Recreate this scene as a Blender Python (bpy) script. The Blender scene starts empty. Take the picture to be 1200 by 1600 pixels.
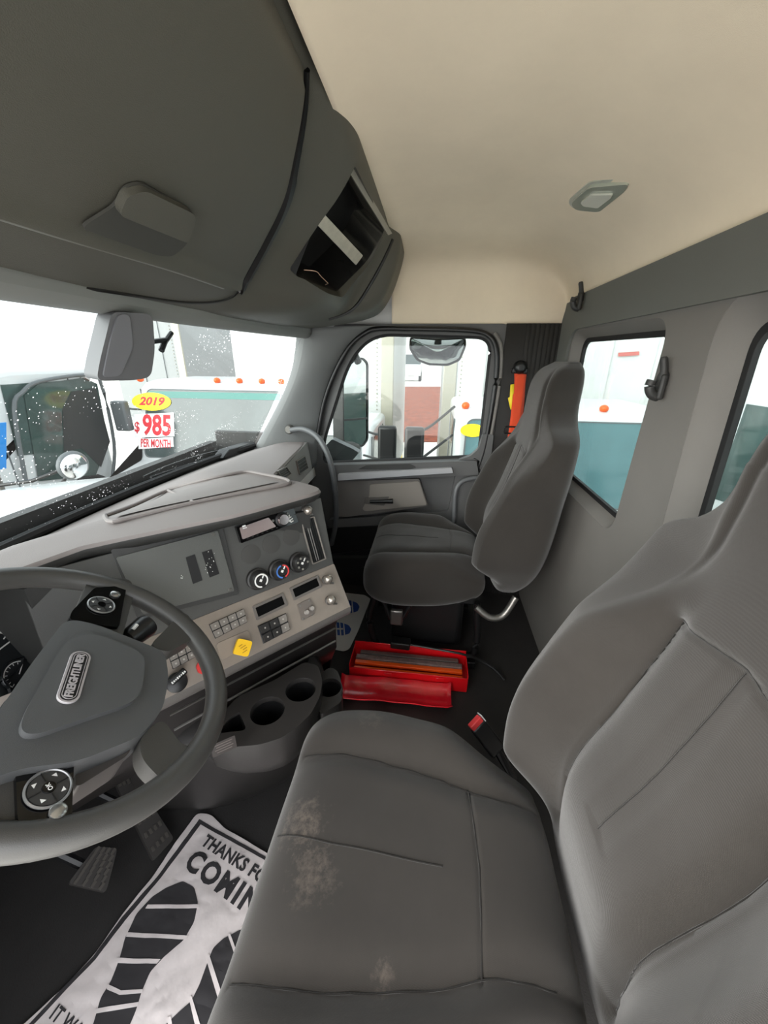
import bpy, bmesh, math, random
from mathutils import Vector, Matrix
random.seed(7)
V = Vector
SC = bpy.context.scene
COL = SC.collection

# ------------------------------------------------------------------ camera
CAM_LOC = V((-0.88, 0.0, 1.20)); PITCH, YAW, ROLL, FPX = 22.0, 7.0, 0.5, 600.0
def _cam_axes():
    p, y, r = map(math.radians, (PITCH, YAW, ROLL))
    f = V((math.cos(p)*math.cos(y), math.cos(p)*math.sin(y), -math.sin(p)))
    rt = f.cross(V((0, 0, 1))).normalized(); up = rt.cross(f)
    return f, rt*math.cos(r)+up*math.sin(r), -rt*math.sin(r)+up*math.cos(r)
CF, CR, CU = _cam_axes()
cd = bpy.data.cameras.new('camera'); cam = bpy.data.objects.new('camera', cd); COL.objects.link(cam)
cd.sensor_fit = 'HORIZONTAL'; cd.sensor_width = 36.0; cd.lens = 36.0*FPX/1200.0; cd.clip_start = 0.02; cd.clip_end = 300
M = Matrix((CR, CU, -CF)).transposed().to_4x4(); M.translation = CAM_LOC
cam.matrix_world = M
SC.camera = cam

# ------------------------------------------------------------------ light and exposure
SC.view_settings.view_transform = 'Standard'; SC.view_settings.look = 'None'
SC.view_settings.gamma = 1.0; SC.view_settings.use_curve_mapping = False
SC.view_settings.exposure = 2.15
SC.cycles.max_bounces = 12; SC.cycles.diffuse_bounces = 6; SC.cycles.glossy_bounces = 4
SC.cycles.transparent_max_bounces = 24; SC.cycles.transmission_bounces = 8
SC.cycles.use_denoising = True; SC.cycles.caustics_reflective = False; SC.cycles.caustics_refractive = False
SC.cycles.sample_clamp_indirect = 6.0
W = bpy.data.worlds.new('overcast_sky'); SC.world = W; W.use_nodes = True
bg = W.node_tree.nodes['Background']; bg.inputs[0].default_value = (0.93, 0.96, 1.0, 1); bg.inputs[1].default_value = 1.0
sd = bpy.data.lights.new('cab_fill_sun', 'SUN'); so = bpy.data.objects.new('cab_fill_sun', sd); COL.objects.link(so)
sd.energy = 3.2; sd.angle = math.radians(70); sd.color = (1.0, 0.97, 0.92)
so.rotation_euler = V((0.66, -0.68, -0.24)).to_track_quat('-Z', 'Y').to_euler()   # wide soft sun added as cab fill, from the open driver's door side

# ------------------------------------------------------------------ materials
def lin(c):
    return tuple(((x/255.0)/12.92 if x/255.0 <= 0.04045 else ((x/255.0+0.055)/1.055)**2.4) for x in c)
_m = {}
def mat(name, rgb, rough=0.6, metal=0.0, bump=0.0, bscale=400.0, var=0.0, vscale=6.0, coat=0.0, emit=None, spec=0.5, rgb2=None, trans=0.0):
    if name in _m: return _m[name]
    m = bpy.data.materials.new(name); m.use_nodes = True; nt = m.node_tree; b = nt.nodes['Principled BSDF']
    c = lin(rgb)
    b.inputs['Base Color'].default_value = (*c, 1); b.inputs['Roughness'].default_value = rough; b.inputs['Metallic'].default_value = metal
    b.inputs['Specular IOR Level'].default_value = spec
    if coat: b.inputs['Coat Weight'].default_value = coat; b.inputs['Coat Roughness'].default_value = 0.1
    if trans: b.inputs['Transmission Weight'].default_value = trans
    tc = nt.nodes.new('ShaderNodeTexCoord')
    if bump:
        n = nt.nodes.new('ShaderNodeTexNoise'); n.inputs['Scale'].default_value = bscale; n.inputs['Detail'].default_value = 3
        nt.links.new(tc.outputs['Object'], n.inputs['Vector'])
        bp = nt.nodes.new('ShaderNodeBump'); bp.inputs['Strength'].default_value = bump; bp.inputs['Distance'].default_value = 0.002
        nt.links.new(n.outputs['Fac'], bp.inputs['Height']); nt.links.new(bp.outputs['Normal'], b.inputs['Normal'])
    if var or rgb2:
        n = nt.nodes.new('ShaderNodeTexNoise'); n.inputs['Scale'].default_value = vscale; n.inputs['Detail'].default_value = 6; n.inputs['Roughness'].default_value = 0.65
        nt.links.new(tc.outputs['Object'], n.inputs['Vector'])
        r = nt.nodes.new('ShaderNodeValToRGB'); r.color_ramp.elements[0].position = 0.35; r.color_ramp.elements[1].position = 0.68
        c2 = lin(rgb2) if rgb2 else tuple(min(1, x*(1+var)) for x in c)
        c1 = c if rgb2 else tuple(x*(1-var) for x in c)
        r.color_ramp.elements[0].color = (*c1, 1); r.color_ramp.elements[1].color = (*c2, 1)
        nt.links.new(n.outputs['Fac'], r.inputs['Fac']); nt.links.new(r.outputs['Color'], b.inputs['Base Color'])
    if emit: b.inputs['Emission Color'].default_value = (*lin(emit[0]), 1); b.inputs['Emission Strength'].default_value = emit[1]
    _m[name] = m
    return m
def glass(name, tint, gloss=0.06, drops=False):
    if name in _m: return _m[name]
    m = bpy.data.materials.new(name); m.use_nodes = True; nt = m.node_tree; nt.nodes.remove(nt.nodes['Principled BSDF'])
    out = nt.nodes['Material Output']
    t = nt.nodes.new('ShaderNodeBsdfTransparent'); t.inputs[0].default_value = (*tint, 1)
    g = nt.nodes.new('ShaderNodeBsdfGlossy'); g.inputs['Roughness'].default_value = 0.02
    mx = nt.nodes.new('ShaderNodeMixShader')
    lw = nt.nodes.new('ShaderNodeLayerWeight'); lw.inputs['Blend'].default_value = 0.5
    pw = nt.nodes.new('ShaderNodeMath'); pw.operation = 'POWER'; pw.inputs[1].default_value = 4.0; nt.links.new(lw.outputs['Facing'], pw.inputs[0])
    fr = nt.nodes.new('ShaderNodeMath'); fr.operation = 'MULTIPLY_ADD'; fr.inputs[1].default_value = 0.55; fr.inputs[2].default_value = 0.035; nt.links.new(pw.outputs[0], fr.inputs[0])
    nt.links.new(fr.outputs[0], mx.inputs[0]); nt.links.new(t.outputs[0], mx.inputs[1]); nt.links.new(g.outputs[0], mx.inputs[2])
    last = mx
    if drops:
        tc = nt.nodes.new('ShaderNodeTexCoord')
        vo = nt.nodes.new('ShaderNodeTexVoronoi'); vo.inputs['Scale'].default_value = 120; vo.feature = 'F1'
        nt.links.new(tc.outputs['Object'], vo.inputs['Vector'])
        no = nt.nodes.new('ShaderNodeTexNoise'); no.inputs['Scale'].default_value = 7
        nt.links.new(tc.outputs['Object'], no.inputs['Vector'])
        # a drop sits in the middle of some cells
        lt = nt.nodes.new('ShaderNodeMath'); lt.operation = 'LESS_THAN'
        mu = nt.nodes.new('ShaderNodeMath'); mu.operation = 'MULTIPLY'; mu.inputs[1].default_value = 0.75
        sb = nt.nodes.new('ShaderNodeMath'); sb.operation = 'SUBTRACT'; sb.inputs[1].default_value = 0.30
        nt.links.new(no.outputs['Fac'], mu.inputs[0]); nt.links.new(mu.outputs[0], sb.inputs[0])
        nt.links.new(vo.outputs['Distance'], lt.inputs[0]); nt.links.new(sb.outputs[0], lt.inputs[1])
        d = nt.nodes.new('ShaderNodeBsdfDiffuse'); d.inputs[0].default_value = (0.75, 0.78, 0.78, 1)
        tr = nt.nodes.new('ShaderNodeBsdfTranslucent'); tr.inputs[0].default_value = (0.8, 0.82, 0.82, 1)
        a = nt.nodes.new('ShaderNodeAddShader'); nt.links.new(d.outputs[0], a.inputs[0]); nt.links.new(tr.outputs[0], a.inputs[1])
        m2 = nt.nodes.new('ShaderNodeMixShader')
        m3 = nt.nodes.new('ShaderNodeMath'); m3.operation = 'MULTIPLY'; m3.inputs[1].default_value = 0.4
        nt.links.new(lt.outputs[0], m3.inputs[0]); nt.links.new(m3.outputs[0], m2.inputs[0])
        nt.links.new(mx.outputs[0], m2.inputs[1]); nt.links.new(tr.outputs[0], m2.inputs[2]); last = m2
    nt.links.new(last.outputs[0], out.inputs['Surface'])
    _m[name] = m
    return m
def fabric(name, rgb, dust=None, weave=2600.0, wstr=0.25):
    if name in _m: return _m[name]
    m = bpy.data.materials.new(name); m.use_nodes = True; nt = m.node_tree; b = nt.nodes['Principled BSDF']; L = nt.links.new
    c = lin(rgb); b.inputs['Roughness'].default_value = 0.95; b.inputs['Specular IOR Level'].default_value = 0.15
    b.inputs['Sheen Weight'].default_value = 0.25; b.inputs['Sheen Roughness'].default_value = 0.5
    tc = nt.nodes.new('ShaderNodeTexCoord')
    w = nt.nodes.new('ShaderNodeTexWave'); w.bands_direction = 'X'; w.inputs['Scale'].default_value = weave/6; w.inputs['Distortion'].default_value = 1.5
    w2 = nt.nodes.new('ShaderNodeTexWave'); w2.bands_direction = 'Y'; w2.inputs['Scale'].default_value = weave/6; w2.inputs['Distortion'].default_value = 1.5
    L(tc.outputs['Object'], w.inputs['Vector']); L(tc.outputs['Object'], w2.inputs['Vector'])
    mu = nt.nodes.new('ShaderNodeMath'); mu.operation = 'ADD'; L(w.outputs['Fac'], mu.inputs[0]); L(w2.outputs['Fac'], mu.inputs[1])
    bp = nt.nodes.new('ShaderNodeBump'); bp.inputs['Strength'].default_value = wstr; bp.inputs['Distance'].default_value = 0.0012
    L(mu.outputs[0], bp.inputs['Height']); L(bp.outputs['Normal'], b.inputs['Normal'])
    n = nt.nodes.new('ShaderNodeTexNoise'); n.inputs['Scale'].default_value = 5; n.inputs['Detail'].default_value = 8; n.inputs['Roughness'].default_value = 0.7
    L(tc.outputs['Object'], n.inputs['Vector'])
    r = nt.nodes.new('ShaderNodeValToRGB'); r.color_ramp.elements[0].position = 0.3; r.color_ramp.elements[1].position = 0.75
    r.color_ramp.elements[0].color = (*[x*0.88 for x in c], 1); r.color_ramp.elements[1].color = (*[x*1.18 for x in c], 1)
    L(n.outputs['Fac'], r.inputs['Fac']); last = r.outputs['Color']
    if dust:
        n2 = nt.nodes.new('ShaderNodeTexNoise'); n2.inputs['Scale'].default_value = 75; n2.inputs['Detail'].default_value = 10; n2.inputs['Roughness'].default_value = 0.75
        L(tc.outputs['Object'], n2.inputs['Vector'])
        for (px, py, pz, rad, amt) in dust:
            vd = nt.nodes.new('ShaderNodeVectorMath'); vd.operation = 'DISTANCE'; vd.inputs[1].default_value = (px, py, pz)
            L(tc.outputs['Object'], vd.inputs[0])
            mr = nt.nodes.new('ShaderNodeMapRange'); mr.inputs['From Min'].default_value = 0; mr.inputs['From Max'].default_value = rad
            mr.inputs['To Min'].default_value = 1; mr.inputs['To Max'].default_value = 0
            L(vd.outputs['Value'], mr.inputs['Value'])
            m1 = nt.nodes.new('ShaderNodeMath'); m1.operation = 'MULTIPLY'; L(mr.outputs[0], m1.inputs[0]); L(n2.outputs['Fac'], m1.inputs[1])
            r2 = nt.nodes.new('ShaderNodeValToRGB'); r2.color_ramp.elements[0].position = 0.34; r2.color_ramp.elements[1].position = 0.52
            r2.color_ramp.elements[1].color = (amt, amt, amt, 1); L(m1.outputs[0], r2.inputs['Fac'])
            mx = nt.nodes.new('ShaderNodeMixRGB'); L(r2.outputs['Color'], mx.inputs[0]); L(last, mx.inputs[1]); mx.inputs[2].default_value = (*lin((120, 108, 98)), 1)
            last = mx.outputs[0]
    L(last, b.inputs['Base Color'])
    _m[name] = m
    return m

# ------------------------------------------------------------------ object helpers
def link(o, parent=None):
    COL.objects.link(o)
    if parent is not None:
        o.parent = parent
        if parent.type == 'EMPTY': o.matrix_parent_inverse = parent.matrix_basis.inverted()
    return o
def thing(name, label, cat, loc=(0, 0, 0), group=None):
    o = bpy.data.objects.new(name, None); o.empty_display_size = 0.05; o.location = loc; COL.objects.link(o)
    o['label'] = label; o['category'] = cat
    if group: o['group'] = group
    return o
def tag(o, label, cat, group=None):
    o['label'] = label; o['category'] = cat
    if group: o['group'] = group
    return o
def struct(o, label=None, cat=None):
    o['kind'] = 'structure'
    if label: o['label'] = label
    if cat: o['category'] = cat
    return o
def dup_tree(o, parent=None):
    c = o.copy(); COL.objects.link(c)
    if parent is not None:
        mi = o.matrix_parent_inverse.copy(); c.parent = parent; c.matrix_parent_inverse = mi
    for ch in list(o.children): dup_tree(ch, c)
    return c
def fin(name, bm, m, parent=None, smooth=True, bevel=0.0, bseg=2, sub=0, angle=40):
    me = bpy.data.meshes.new(name)
    bmesh.ops.recalc_face_normals(bm, faces=bm.faces)
    bm.to_mesh(me); bm.free()
    ms = m if isinstance(m, (list, tuple)) else [m]
    for x in ms: me.materials.append(x)
    o = bpy.data.objects.new(name, me); link(o, parent)
    if smooth:
        for p in me.polygons: p.use_smooth = True
        try: me.set_sharp_from_angle(angle=math.radians(angle))
        except Exception: pass
    if bevel:
        b = o.modifiers.new('b', 'BEVEL'); b.width = bevel; b.segments = bseg; b.limit_method = 'ANGLE'; b.angle_limit = math.radians(35)
        b.harden_normals = False
    if sub:
        s = o.modifiers.new('s', 'SUBSURF'); s.levels = sub; s.render_levels = sub
    return o
def basis(e, up):
    """rotation whose x runs along e, z along the part of up square to it"""
    x = V(e).normalized(); z = (V(up)-x*V(up).dot(x)).normalized(); y = z.cross(x)
    return Matrix((x, y, z)).transposed().to_4x4()
def place(M3, c):
    M = M3.copy(); M.translation = V(c); return M
def bx(bm, c, s, M=None):
    r = bmesh.ops.create_cube(bm, size=1.0)
    T = Matrix.Translation(V(c)) @ Matrix.Diagonal((*s, 1))
    bmesh.ops.transform(bm, matrix=(M @ T) if M else T, verts=r['verts']); return r['verts']
def box(name, c, s, m, parent=None, M=None, bevel=0.003, bseg=2):
    bm = bmesh.new(); bx(bm, c, s, M); return fin(name, bm, m, parent, True, bevel, bseg)
def cyl(bm, a, b, r1, r2=None, n=24, caps=True):
    a, b = V(a), V(b); d = b-a; r2 = r1 if r2 is None else r2
    r = bmesh.ops.create_cone(bm, cap_ends=caps, segments=n, radius1=r1, radius2=r2, depth=d.length)
    q = V((0, 0, 1)).rotation_difference(d.normalized()).to_matrix().to_4x4(); q.translation = (a+b)/2
    bmesh.ops.transform(bm, matrix=q, verts=r['verts']); return r['verts']
def spline(pts, n=8):
    P = [V(p) for p in pts]; out = []
    if len(P) < 3: return P
    for i in range(len(P)-1):
        p0 = P[max(i-1, 0)]; p1 = P[i]; p2 = P[i+1]; p3 = P[min(i+2, len(P)-1)]
        for k in range(n):
            t = k/n
            out.append(0.5*((2*p1)+(-p0+p2)*t+(2*p0-5*p1+4*p2-p3)*t*t+(-p0+3*p1-3*p2+p3)*t**3))
    out.append(P[-1]); return out
def tube(bm, pts, r, n=12, closed=False, flat=1.0, upv=(0, 0, 1)):
    P = [V(p) for p in pts]; rings = []; N = len(P)
    for i, p in enumerate(P):
        a = P[(i-1) % N] if closed or i > 0 else P[i]; b = P[(i+1) % N] if closed or i < N-1 else P[i]
        t = (b-a).normalized(); u = V(upv)-t*V(upv).dot(t)
        if u.length < 1e-3: u = V((1, 0, 0))-t*t.x
        u.normalize(); w = t.cross(u); rr = r[i] if isinstance(r, (list, tuple)) else r
        rings.append([bm.verts.new(p+(u*math.cos(2*math.pi*k/n)+w*math.sin(2*math.pi*k/n)*flat)*rr) for k in range(n)])
    for i in range(N if closed else N-1):
        A, B = rings[i], rings[(i+1) % N]
        for k in range(n): bm.faces.new((A[k], A[(k+1) % n], B[(k+1) % n], B[k]))
    if not closed:
        bm.faces.new(rings[0][::-1]); bm.faces.new(rings[-1])
def lathe(bm, prof, M=None, n=40):
    """prof = (r, z) pairs turned about z"""
    rings = []
    for r, z in prof:
        rings.append([bm.verts.new(V((r*math.cos(2*math.pi*k/n), r*math.sin(2*math.pi*k/n), z))) for k in range(n)] if r > 1e-6 else [bm.verts.new(V((0, 0, z)))])
    vs = [v for R in rings for v in R]
    for A, B in zip(rings, rings[1:]):
        if len(A) == 1 and len(B) == 1: continue
        for k in range(n):
            if len(A) == 1: bm.faces.new((A[0], B[(k+1) % n], B[k]))
            elif len(B) == 1: bm.faces.new((A[k], A[(k+1) % n], B[0]))
            else: bm.faces.new((A[k], A[(k+1) % n], B[(k+1) % n], B[k]))
    if M: bmesh.ops.transform(bm, matrix=M, verts=vs)
def grid(bm, G, closed_v=False):
    R = [[bm.verts.new(p) for p in row] for row in G]; n = len(G[0])
    for i in range(len(R)-1):
        for j in range(n if closed_v else n-1):
            try: bm.faces.new((R[i][j], R[i][(j+1) % n], R[i+1][(j+1) % n], R[i+1][j]))
            except ValueError: pass
    return R
def rrect(w, h, r, n=6, cx=0, cy=0):
    P = []
    for (sx, sy, a0) in ((1, 1, 0), (-1, 1, 90), (-1, -1, 180), (1, -1, 270)):
        for k in range(n+1):
            a = math.radians(a0+90*k/n); P.append((cx+sx*(w/2-r)+r*math.cos(a), cy+sy*(h/2-r)+r*math.sin(a)))
    return P
def roundpoly(P, r, n=6):
    """corners of a polygon rounded; r one number or one per corner"""
    out = []; N = len(P)
    for i in range(N):
        p0, p1, p2 = V((*P[i-1], 0)), V((*P[i], 0)), V((*P[(i+1) % N], 0)); rr = r[i] if isinstance(r, (list, tuple)) else r
        a = (p0-p1); b = (p2-p1); ra = min(rr, a.length*.49); rb = min(rr, b.length*.49)
        A = p1+a.normalized()*ra; B = p1+b.normalized()*rb
        for k in range(n+1):
            t = k/n; q = A*(1-t)**2+p1*2*t*(1-t)+B*t*t; out.append((q.x, q.y))
    return out
def plate(name, loops, th, m, M, parent=None, bevel=0.0, smooth=True, bseg=2):
    """flat plate with holes: loops[0] outline, the rest holes, in the xy plane of M, thickness th along its +z"""
    cu = bpy.data.curves.new('tmp', 'CURVE'); cu.dimensions = '2D'; cu.fill_mode = 'BOTH'; cu.extrude = th/2
    for L in loops:
        s = cu.splines.new('POLY'); s.points.add(len(L)-1); s.use_cyclic_u = True
        for i, p in enumerate(L): s.points[i].co = (p[0], p[1], 0, 1)
    ob = bpy.data.objects.new('tmp', cu); COL.objects.link(ob)
    dg = bpy.context.evaluated_depsgraph_get(); me = bpy.data.meshes.new_from_object(ob.evaluated_get(dg))
    bpy.data.objects.remove(ob); bpy.data.curves.remove(cu)
    bm = bmesh.new(); bm.from_mesh(me); bpy.data.meshes.remove(me)
    bmesh.ops.remove_doubles(bm, verts=bm.verts, dist=1e-5)
    bmesh.ops.transform(bm, matrix=M @ Matrix.Translation((0, 0, th/2)), verts=bm.verts)
    for f in bm.faces: f.material_index = 0
    return fin(name, bm, m, parent, smooth, bevel, bseg, angle=30)
def text(name, s, size, m, M, parent=None, th=0.0006, bold=0.0, sx=1.0, shear=0.0, align='CENTER', space=1.0):
    cu = bpy.data.curves.new('tmp', 'FONT'); cu.body = s; cu.size = size; cu.align_x = align; cu.align_y = 'CENTER'; cu.extrude = th; cu.offset = bold; cu.shear = shear; cu.space_character = space
    cu.resolution_u = 3
    ob = bpy.data.objects.new('tmp', cu); COL.objects.link(ob)
    dg = bpy.context.evaluated_depsgraph_get(); me = bpy.data.meshes.new_from_object(ob.evaluated_get(dg))
    bpy.data.objects.remove(ob); bpy.data.curves.remove(cu)
    bm = bmesh.new(); bm.from_mesh(me); bpy.data.meshes.remove(me)
    bmesh.ops.transform(bm, matrix=M @ Matrix.Diagonal((sx, 1, 1, 1)), verts=bm.verts)
    return fin(name, bm, m, parent, False)
def interp(x, X, Y):
    if x <= X[0]: return Y[0]
    for i in range(len(X)-1):
        if x <= X[i+1]:
            t = (x-X[i])/(X[i+1]-X[i]); t = t*t*(3-2*t) if False else t
            return Y[i]+(Y[i+1]-Y[i])*t
    return Y[-1]
def sm(x, X, Y):
    """smooth curve through points (monotone-ish Catmull-Rom)"""
    if x <= X[0]: return Y[0]
    if x >= X[-1]: return Y[-1]
    for i in range(len(X)-1):
        if x <= X[i+1]:
            h = X[i+1]-X[i]; t = (x-X[i])/h
            m0 = (Y[i+1]-Y[max(i-1, 0)])/(X[i+1]-X[max(i-1, 0)])*h; m1 = (Y[min(i+2, len(Y)-1)]-Y[i])/(X[min(i+2, len(X)-1)]-X[i])*h
            return (2*t**3-3*t*t+1)*Y[i]+(t**3-2*t*t+t)*m0+(-2*t**3+3*t*t)*Y[i+1]+(t**3-t*t)*m1
def sstep(a, b, x):
    t = max(0, min(1, (x-a)/(b-a))); return t*t*(3-2*t)
# measured sight lines: a feature seen in the photograph put on the real surface it belongs to
def ray(px, py): return CF*FPX+CR*(px-600)+CU*(800-py)
def at(px, py, ax, v):
    d = ray(px, py); i = 'xyz'.index(ax); return CAM_LOC+d*((v-CAM_LOC[i])/d[i])
def dist(px, py, dd): return CAM_LOC+ray(px, py)*(dd/FPX)
class Plane:
    def __init__(s, o, e, n):
        s.o = V(o); s.n = V(n).normalized(); s.e = (V(e)-s.n*V(e).dot(s.n)).normalized(); s.v = s.n.cross(s.e)
        s.R = Matrix((s.e, s.v, s.n)).transposed().to_4x4()
    def hit(s, px, py):
        d = ray(px, py); return CAM_LOC+d*((s.o-CAM_LOC).dot(s.n)/d.dot(s.n))
    def uv(s, px, py):
        p = s.hit(px, py)-s.o; return (p.dot(s.e), p.dot(s.v))
    def P(s, u, v, w=0.0): return s.o+s.e*u+s.v*v+s.n*w
    def M(s, u=0, v=0, w=0.0, rot=0.0):
        m = s.R @ Matrix.Rotation(rot, 4, 'Z'); m.translation = s.P(u, v, w); return m
    def Mp(s, px, py, w=0.0, rot=0.0): return s.M(*s.uv(px, py), w, rot)
def grow(P, d):
    """polygon with every edge moved outwards by d"""
    n = len(P); A = sum(P[i][0]*P[(i+1) % n][1]-P[(i+1) % n][0]*P[i][1] for i in range(n)); sg = 1 if A > 0 else -1; out = []
    for i in range(n):
        a, b, c = V((*P[i-1][:2], 0)), V((*P[i][:2], 0)), V((*P[(i+1) % n][:2], 0)); e1 = (b-a).normalized(); e2 = (c-b).normalized()
        n1 = V((e1.y, -e1.x, 0))*sg; n2 = V((e2.y, -e2.x, 0))*sg; m = n1+n2; k = d*2/max(.3, m.dot(m)); out.append((b.x+m.x*k, b.y+m.y*k))
    return out
# ------------------------------------------------------------------ palette
DK = mat('charcoal_plastic', (70, 70, 68), 0.55, bump=0.25, bscale=900)
OH = mat('overhead_plastic', (84, 83, 76), 0.5, bump=0.3, bscale=800)
DK2 = mat('dark_plastic', (48, 48, 47), 0.5, bump=0.25, bscale=900)
BLK = mat('black_plastic', (18, 18, 19), 0.4)
BLKG = mat('gloss_black', (8, 8, 9), 0.08)
RUB = mat('black_rubber', (22, 22, 23), 0.7)
TOPG = mat('dash_top_grey', (128, 121, 119), 0.6, bump=0.3, bscale=900)
SIL = mat('warm_silver_trim', (132, 122, 112), 0.42, metal=0.1, var=0.05, vscale=30)
BEI = mat('headliner', (240, 226, 203), 0.95, bump=0.2, bscale=1200, var=0.05, vscale=2.5)
RW = mat('rear_trim_grey', (116, 113, 109), 0.7, bump=0.2, bscale=700, var=0.04, vscale=4)
RWD = mat('rear_trim_dark', (104, 106, 102), 0.8, bump=0.3, bscale=700)
DOORG = mat('door_grey', (84, 84, 84), 0.55, bump=0.2, bscale=800)
DOORL = mat('door_insert', (108, 104, 100), 0.6, bump=0.2, bscale=800)
FLR = mat('floor_rubber', (40, 38, 37), 0.75, bump=0.4, bscale=300, var=0.12, vscale=12)
SEAT = fabric('seat_cloth', (46, 43, 40))
SEATD = fabric('driver_seat_cloth', (44, 41, 38), dust=[(-.30, .09, .53, .12, .22), (-.50, .18, .5, .13, .34), (-.57, .14, .5, .12, .26), (-.66, .02, .5, .06, .25)])
CHR = mat('chrome', (220, 220, 222), 0.12, metal=1.0)
STEEL = mat('grey_metal', (120, 118, 114), 0.35, metal=0.8)
WHT = mat('white_paint', (206, 208, 208), 0.35, coat=0.5)
WTX = mat('white_print', (225, 225, 222), 0.6)

# ================================================================== THE CAB SHELL
def loopring(name, A, B, m, parent=None, closed=True, sub=0, extra=None):
    bm = bmesh.new(); rows = [A, B] if extra is None else [A]+extra+[B]
    G = [[V(p) for p in R] for R in rows]; grid(bm, G, closed_v=closed); return fin(name, bm, m, parent, True, sub=sub)
bm = bmesh.new(); bx(bm, (0, .35, -.025), (2.04, 1.80, .05)); floor = struct(fin('floor', bm, FLR))
# ceiling: one moulded shell reaching down the sides to the door tops
XS = [(1.0, 1.305), (.993, 1.36), (.985, 1.42), (.975, 1.48), (.955, 1.525), (.925, 1.555), (.88, 1.575), (.8, 1.59), (.7, 1.60), (.6, 1.608), (.45, 1.615), (.3, 1.62), (.15, 1.622), (0, 1.624)]
XS = XS+[(-x, z) for x, z in XS[-2::-1]]
YS = [(-.525, 1.395), (-.52, 1.43), (-.505, 1.465), (-.48, 1.495), (-.44, 1.525), (-.40, 1.548), (-.35, 1.572), (-.30, 1.59), (-.24, 1.604), (-.16, 1.615), (-.05, 1.622), (.06, 1.622), (.12, 1.619), (.16, 1.617), (.203, 1.613)]
def softmin(a, b, k=45.0): return -math.log(math.exp(-k*(a-1.5))+math.exp(-k*(b-1.5)))/k+1.5
bm = bmesh.new(); G = []
for (x, zx) in XS:
    row = []
    for (y, zy) in YS:
        z = softmin(zx, zy) if zx > 1.31 else zx
        # raised rectangular panel in the middle of the roof lining
        d = sstep(.72, .60, abs(x-.0))*sstep(-.34, -.24, y)*sstep(.2, .12, y)
        row.append((x, y, z+.018*d))
    G.append(row)
grid(bm, G); ceiling = fin('ceiling', bm, BEI, sub=2); struct(ceiling)
md = ceiling.modifiers.new('t', 'SOLIDIFY'); md.thickness = .012; md.offset = 1
# rear wall with its two windows
def yz(x): return place(Matrix(((0, 0, 1, 0), (1, 0, 0, 0), (0, 1, 0, 0), (0, 0, 0, 1))), (x, 0, 0))          # local (y,z), thickness towards +x
def xz(y): return place(Matrix(((1, 0, 0, 0), (0, 0, -1, 0), (0, 1, 0, 0), (0, 0, 0, 1))), (0, y, 0))         # local (x,z), thickness towards -y
w1 = [(.21, .765), (.80, .765), (.80, 1.268), (.19, 1.262)]
w2 = [(-.66, .765), (-.085, .765), (-.06, 1.262), (-.66, 1.27)]
o1, o2 = roundpoly(grow(w1, .03), .07, 8), roundpoly(grow(w2, .055), .10, 8)
i1, i2 = roundpoly(w1, .05, 8), roundpoly(w2, .06, 8)
outline = roundpoly([(-1.0, 0), (1.0, 0), (1.0, 1.41), (-1.0, 1.41)], .01, 3)
wr = plate('wall_rear', [outline, o1, o2], .05, RW, xz(-.52), bevel=.006); struct(wr)
for o_, i_ in ((o1, i1), (o2, i2)):
    mid = [[(a[0]*.75+b[0]*.25, -.527, a[1]*.75+b[1]*.25) for a, b in zip(o_, i_)]]
    loopring('window_reveal', [(p[0], -.521, p[1]) for p in o_], [(p[0], -.560, p[1]) for p in i_], RW, wr, extra=mid)
k = 0
for W_, I_ in ((w1, i1), (w2, i2)):
    k += 1
    g = plate('window_%d' % k, [I_], .004, glass('rear_glass', (.63, .67, .66)), xz(-.563)); struct(g)
    inner = roundpoly(grow(W_, -.011), .045, 8)
    plate('rubber_seal', [roundpoly(grow(W_, .004), .055, 8), inner], .012, RUB, xz(-.553), g, bevel=.003)
# upper band and the dark leg beside the corner
band = [(-1.0, 1.302), (.80, 1.302), (.845, 1.26), (.845, .62), (.96, .55), (.985, 1.28), (.965, 1.375), (.90, 1.418), (-1.0, 1.418)]
struct(plate('trim_1', [roundpoly(band, [.002, .05, .05, .05, .03, .08, .06, .06, .002], 8)], .012, RWD, xz(-.510), bevel=.005, bseg=3))
bm = bmesh.new(); bx(bm, (0, -.60, .6), (2.0, .03, .2)); bm.free()
# right side wall behind the door: dark pleated curtain-like trim
bm = bmesh.new(); G = []
for i in range(81):
    y = -.515+.225*i/80; a = sstep(-.36, -.40, y)
    dx = .006*math.sin((y+.5)*2*math.pi/.019)*a
    G.append([(.985-dx-.004, y, z) for z in (0, .3, .7, 1.0, 1.335)])
grid(bm, G); wrt = fin('wall_right', bm, mat('pleated_dark_trim', (44, 43, 42), .8, bump=.3)); struct(wrt)
md = wrt.modifiers.new('t', 'SOLIDIFY'); md.thickness = .02; md.offset = 0
# front right side (kick panel) and the toe board
bm = bmesh.new(); bx(bm, (.995, .86, .42), (.03, .50, .84)); struct(fin('trim_2', bm, DK2, bevel=.004))
bm = bmesh.new(); bx(bm, (0, 1.15, .38), (2.04, .04, .80)); struct(fin('wall_front', bm, DK2))
# driver's side: the door stands open, only the frame round the opening is there
bm = bmesh.new(); bx(bm, (-1.01, -.475, .66), (.04, .10, 1.30)); bx(bm, (-1.01, .88, .40), (.04, .5, .80)); bx(bm, (-1.01, .0, 1.34), (.04, 1.05, .08)); struct(fin('wall_left', bm, DK, bevel=.004))

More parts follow.
